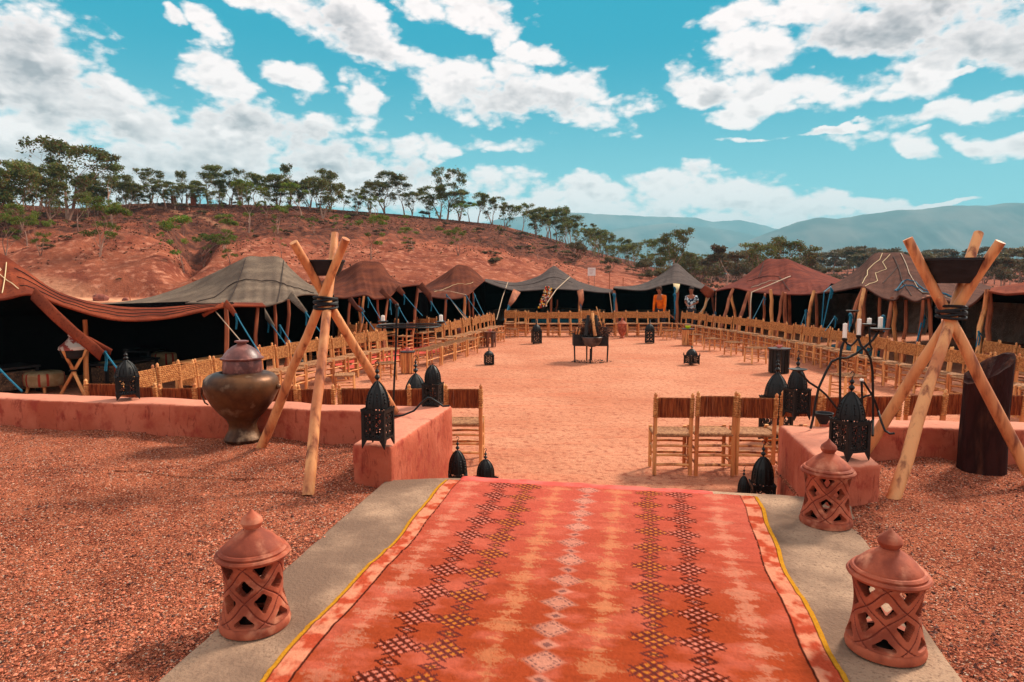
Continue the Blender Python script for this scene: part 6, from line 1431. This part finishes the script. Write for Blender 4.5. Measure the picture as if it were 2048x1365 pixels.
# dry scrub between the woodland trees
n = 5000; pxs = q.uniform(1380, 2150, n); ys = q.uniform(72, 250, n); xs = (pxs - 1024) / F * ys; keep = fbm(xs / 9, ys / 14, 3, 60) > .5; xs, ys = xs[keep], ys[keep]; n = len(xs); zs = terrain(xs, ys)[0]; c = np.stack([xs, ys, zs], -1); V = []
for k in range(5):
    a = q.uniform(0, 6.28, n); w = q.uniform(.06, .22, n); h = q.uniform(.12, .5, n); l = q.uniform(-.3, .3, (n, 2))
    V.append(np.stack([c + np.stack([np.cos(a) * w, np.sin(a) * w, -.03 + a * 0], -1), c - np.stack([np.cos(a) * w, np.sin(a) * w, .03 + a * 0], -1), c + np.stack([l[:, 0], l[:, 1], h], -1)], 1))
V = np.concatenate(V).reshape(-1, 3)
tag(npmesh('dry_scrub', V, np.arange(len(V)).reshape(-1, 3), M('dry_scrub', lin(110, 74, 58), lin(84, 76, 50), scale=.5, rough=1, bump=0), smooth=False, kind='stuff'), 'dry scrub covering the flat ground on the right', 'scrub', kind='stuff')
# ------------------------------------------------------------ people
m_skin = M('brown_skin', lin(150, 92, 66), rough=.6, bump=0); m_hair = M('dark_hair', lin(34, 24, 20), lin(52, 36, 28), scale=60, rough=.8, bump=.6, bscale=90)
m_curl = M('curly_hair', lin(88, 58, 42), lin(50, 34, 26), scale=50, rough=.9, bump=.8, bscale=60)
m_orange = M('orange_sweater', lin(232, 110, 10), lin(206, 88, 8), scale=8, rough=.95, bump=.3)
m_print = M('leaf_print_shirt', lin(200, 220, 226), lin(28, 48, 66), scale=13, rough=.9, bump=0, lo=.47, hi=.53, detail=2)
m_trous = M('dark_trousers', lin(40, 40, 48), rough=.9, bump=.2); m_shoe = M('dark_shoes', lin(26, 22, 22), rough=.6, bump=0)
def skinmesh(name, V, E, Rd, mat, parent, sub=2, root=0):
    me = bpy.data.meshes.new(name); me.from_pydata([tuple(v) for v in V], E, []); o = bpy.data.objects.new(name, me); COL.objects.link(o); o.parent = parent; me.materials.append(mat)
    md = o.modifiers.new('s', 'SKIN'); md.use_smooth_shade = True
    for i, r in enumerate(Rd):
        sv = me.skin_vertices[0].data[i]; sv.radius = r if isinstance(r, tuple) else (r, r); sv.use_root = (i == root)
    m2 = o.modifiers.new('u', 'SUBSURF'); m2.levels = sub; m2.render_levels = sub; return o
def person(loc, rz, label, H, shirt, hair, lean, hands, look, long_sleeve, curly):
    t = thing('person', label, 'person', loc, rz); s = H / 1.75
    hip = Vector((0, 0, .93)) * s; f = lambda x, y, z: hip + (Matrix.Rotation(-lean, 3, 'X') @ Vector((x, y, z))) * s
    V = [hip, f(0, 0, .25), f(0, .0, .46), f(0, .01, .56), f(0, .03, .63), f(0, .035, .72), f(0, .03, .80)]
    Rd = [(.14 * s, .10 * s), (.135 * s, .095 * s), (.14 * s, .09 * s), (.05 * s, .05 * s), (.072 * s, .08 * s), (.078 * s, .095 * s), (.05 * s, .06 * s)]
    E = [(0, 1), (1, 2), (2, 3), (3, 4), (4, 5), (5, 6)]; SV, SE, SR = [hip - Vector((0, 0, .04)), f(0, 0, .25), f(0, 0, .46), f(0, .005, .53)], [(0, 1), (1, 2), (2, 3)], [(.165 * s, .125 * s), (.16 * s, .118 * s), (.165 * s, .11 * s), (.07 * s, .06 * s)]
    for sx, hd in zip((-1, 1), hands):
        sh = f(sx * .19, 0, .47); hp = f(*hd); mid = (sh + hp) / 2; L = .28 * s; hf = (hp - sh).length / 2; k = math.sqrt(max(L * L - hf * hf, .0004)); el_ = mid + (Vector((sx * .5, -.75, -.35)).normalized()) * k
        i = len(V); V += [sh, el_, hp]; Rd += [.05 * s, .040 * s, .028 * s]; E += [(2, i), (i, i + 1), (i + 1, i + 2)]
        d = (hp - el_).normalized(); side = d.cross(Vector((0, 0, 1))).normalized() * -sx; j = len(V); V.append(hp + d * .075 * s); Rd.append((.036 * s, .018 * s)); E.append((i + 2, j))
        for q_, (o_, ln) in enumerate([(-.03, .065), (-.01, .078), (.01, .072), (.03, .055)]):
            b0 = hp + d * .10 * s + side * o_ * s; m_ = len(V); V += [b0 + d * ln * .5 * s, b0 + d * ln * s * .9 + Vector((0, 0, -.02 * s))]; Rd += [.009 * s, .0075 * s]; E += [(j, m_), (m_, m_ + 1)]
        m_ = len(V); V += [hp + d * .05 * s - side * .045 * s, hp + d * .09 * s - side * .055 * s]; Rd += [.010 * s, .008 * s]; E += [(i + 2, m_), (m_, m_ + 1)]
        a = len(SV); e2 = hp if long_sleeve else sh.lerp(el_, .75)
        SV += [sh, (el_ if long_sleeve else sh.lerp(el_, .4)), e2]; SR += [.066 * s, .055 * s, .042 * s if long_sleeve else .064 * s]; SE += [(2, a), (a, a + 1), (a + 1, a + 2)]
    TV, TE, TR = [hip], [], [(.15 * s, .115 * s)]
    for sx in (-1, 1):
        i = len(V); kn, an_ = Vector((sx * .11, .02, .50)) * s, Vector((sx * .12, -.03, .09)) * s; V += [Vector((sx * .09, 0, .86)) * s, kn, an_, Vector((sx * .13, .13, .04)) * s]; Rd += [.08 * s, .055 * s, .038 * s, .035 * s]; E += [(0, i), (i, i + 1), (i + 1, i + 2), (i + 2, i + 3)]
        a = len(TV); TV += [Vector((sx * .09, 0, .86)) * s, kn, an_]; TR += [.098 * s, .075 * s, .06 * s]; TE += [(0, a), (a, a + 1), (a + 1, a + 2)]
        b = MB(); b.tube([an_ + Vector((0, -.04, -.02)) * s, Vector((sx * .125, .05, .05)) * s, Vector((sx * .13, .19, .04)) * s], [.05 * s, .052 * s, .035 * s], 8, flat=.8); b.build('shoe', m_shoe, t)
    bd = skinmesh('body', V, E, Rd, m_skin, t); skinmesh('shirt', SV, SE, SR, shirt, t); skinmesh('trousers', TV, TE, TR, m_trous, t)
    hc = f(0, .03, .735); rt = Matrix.Rotation(look, 3, 'Z')
    b = MB(); b.ball((0, 0, 0), .102 * s, 16, 10, 1.15); vs = []
    for v in b.v:
        v = Vector(v)
        if v.y > .035 * s and v.z < .045 * s: v *= .70
        if v.z < -.04 * s: v *= .82
        if curly: v *= 1.10 + .13 * mno.noise(v * 26)
        vs.append(tuple(rt @ v + hc + Vector((0, -.006, .015)) * s))
    b.v = vs; b.build('hair', hair, t)
    b = MB(); b.tube([rt @ (Vector((0, .075, .02)) * s) + hc, rt @ (Vector((0, .108, -.02)) * s) + hc, rt @ (Vector((0, .085, -.028)) * s) + hc], [.008 * s, .014 * s, .01 * s], 6); b.build('nose', m_skin, t)
    for sx in (-1, 1):
        b = MB(); b.ball(rt @ (Vector((sx * .030, .083, .012)) * s) + hc, .009 * s, 8, 6); b.build('eye', m_hair, t)
        b = MB(); b.ball(rt @ (Vector((sx * .082, .0, -.005)) * s) + hc, .018 * s, 8, 6, 1.6); b.build('ear', m_skin, t)
    b = MB(); b.tube([rt @ (Vector((x, .086 - x * x * 8, -.055)) * s) + hc for x in (-.022, 0, .022)], .005 * s, 5); b.build('mouth', M('lips', lin(120, 54, 44), bump=0), t)
p = P(1322, 600, 25.0); person((p.x, p.y, 0), R(150), 'person in an orange sweater bending over the far chairs under the grey tent', 1.72, m_orange, m_curl, R(16), [(-.22, .34, -.02), (.20, .26, -.05)], R(20), True, True)
p = P(1383, 600, 25.1); person((p.x, p.y, 0), R(150), 'person in a blue and white leaf-print shirt standing with hands together', 1.68, m_print, m_hair, R(2), [(-.10, .28, .18), (.08, .28, .17)], R(-10), False, False)
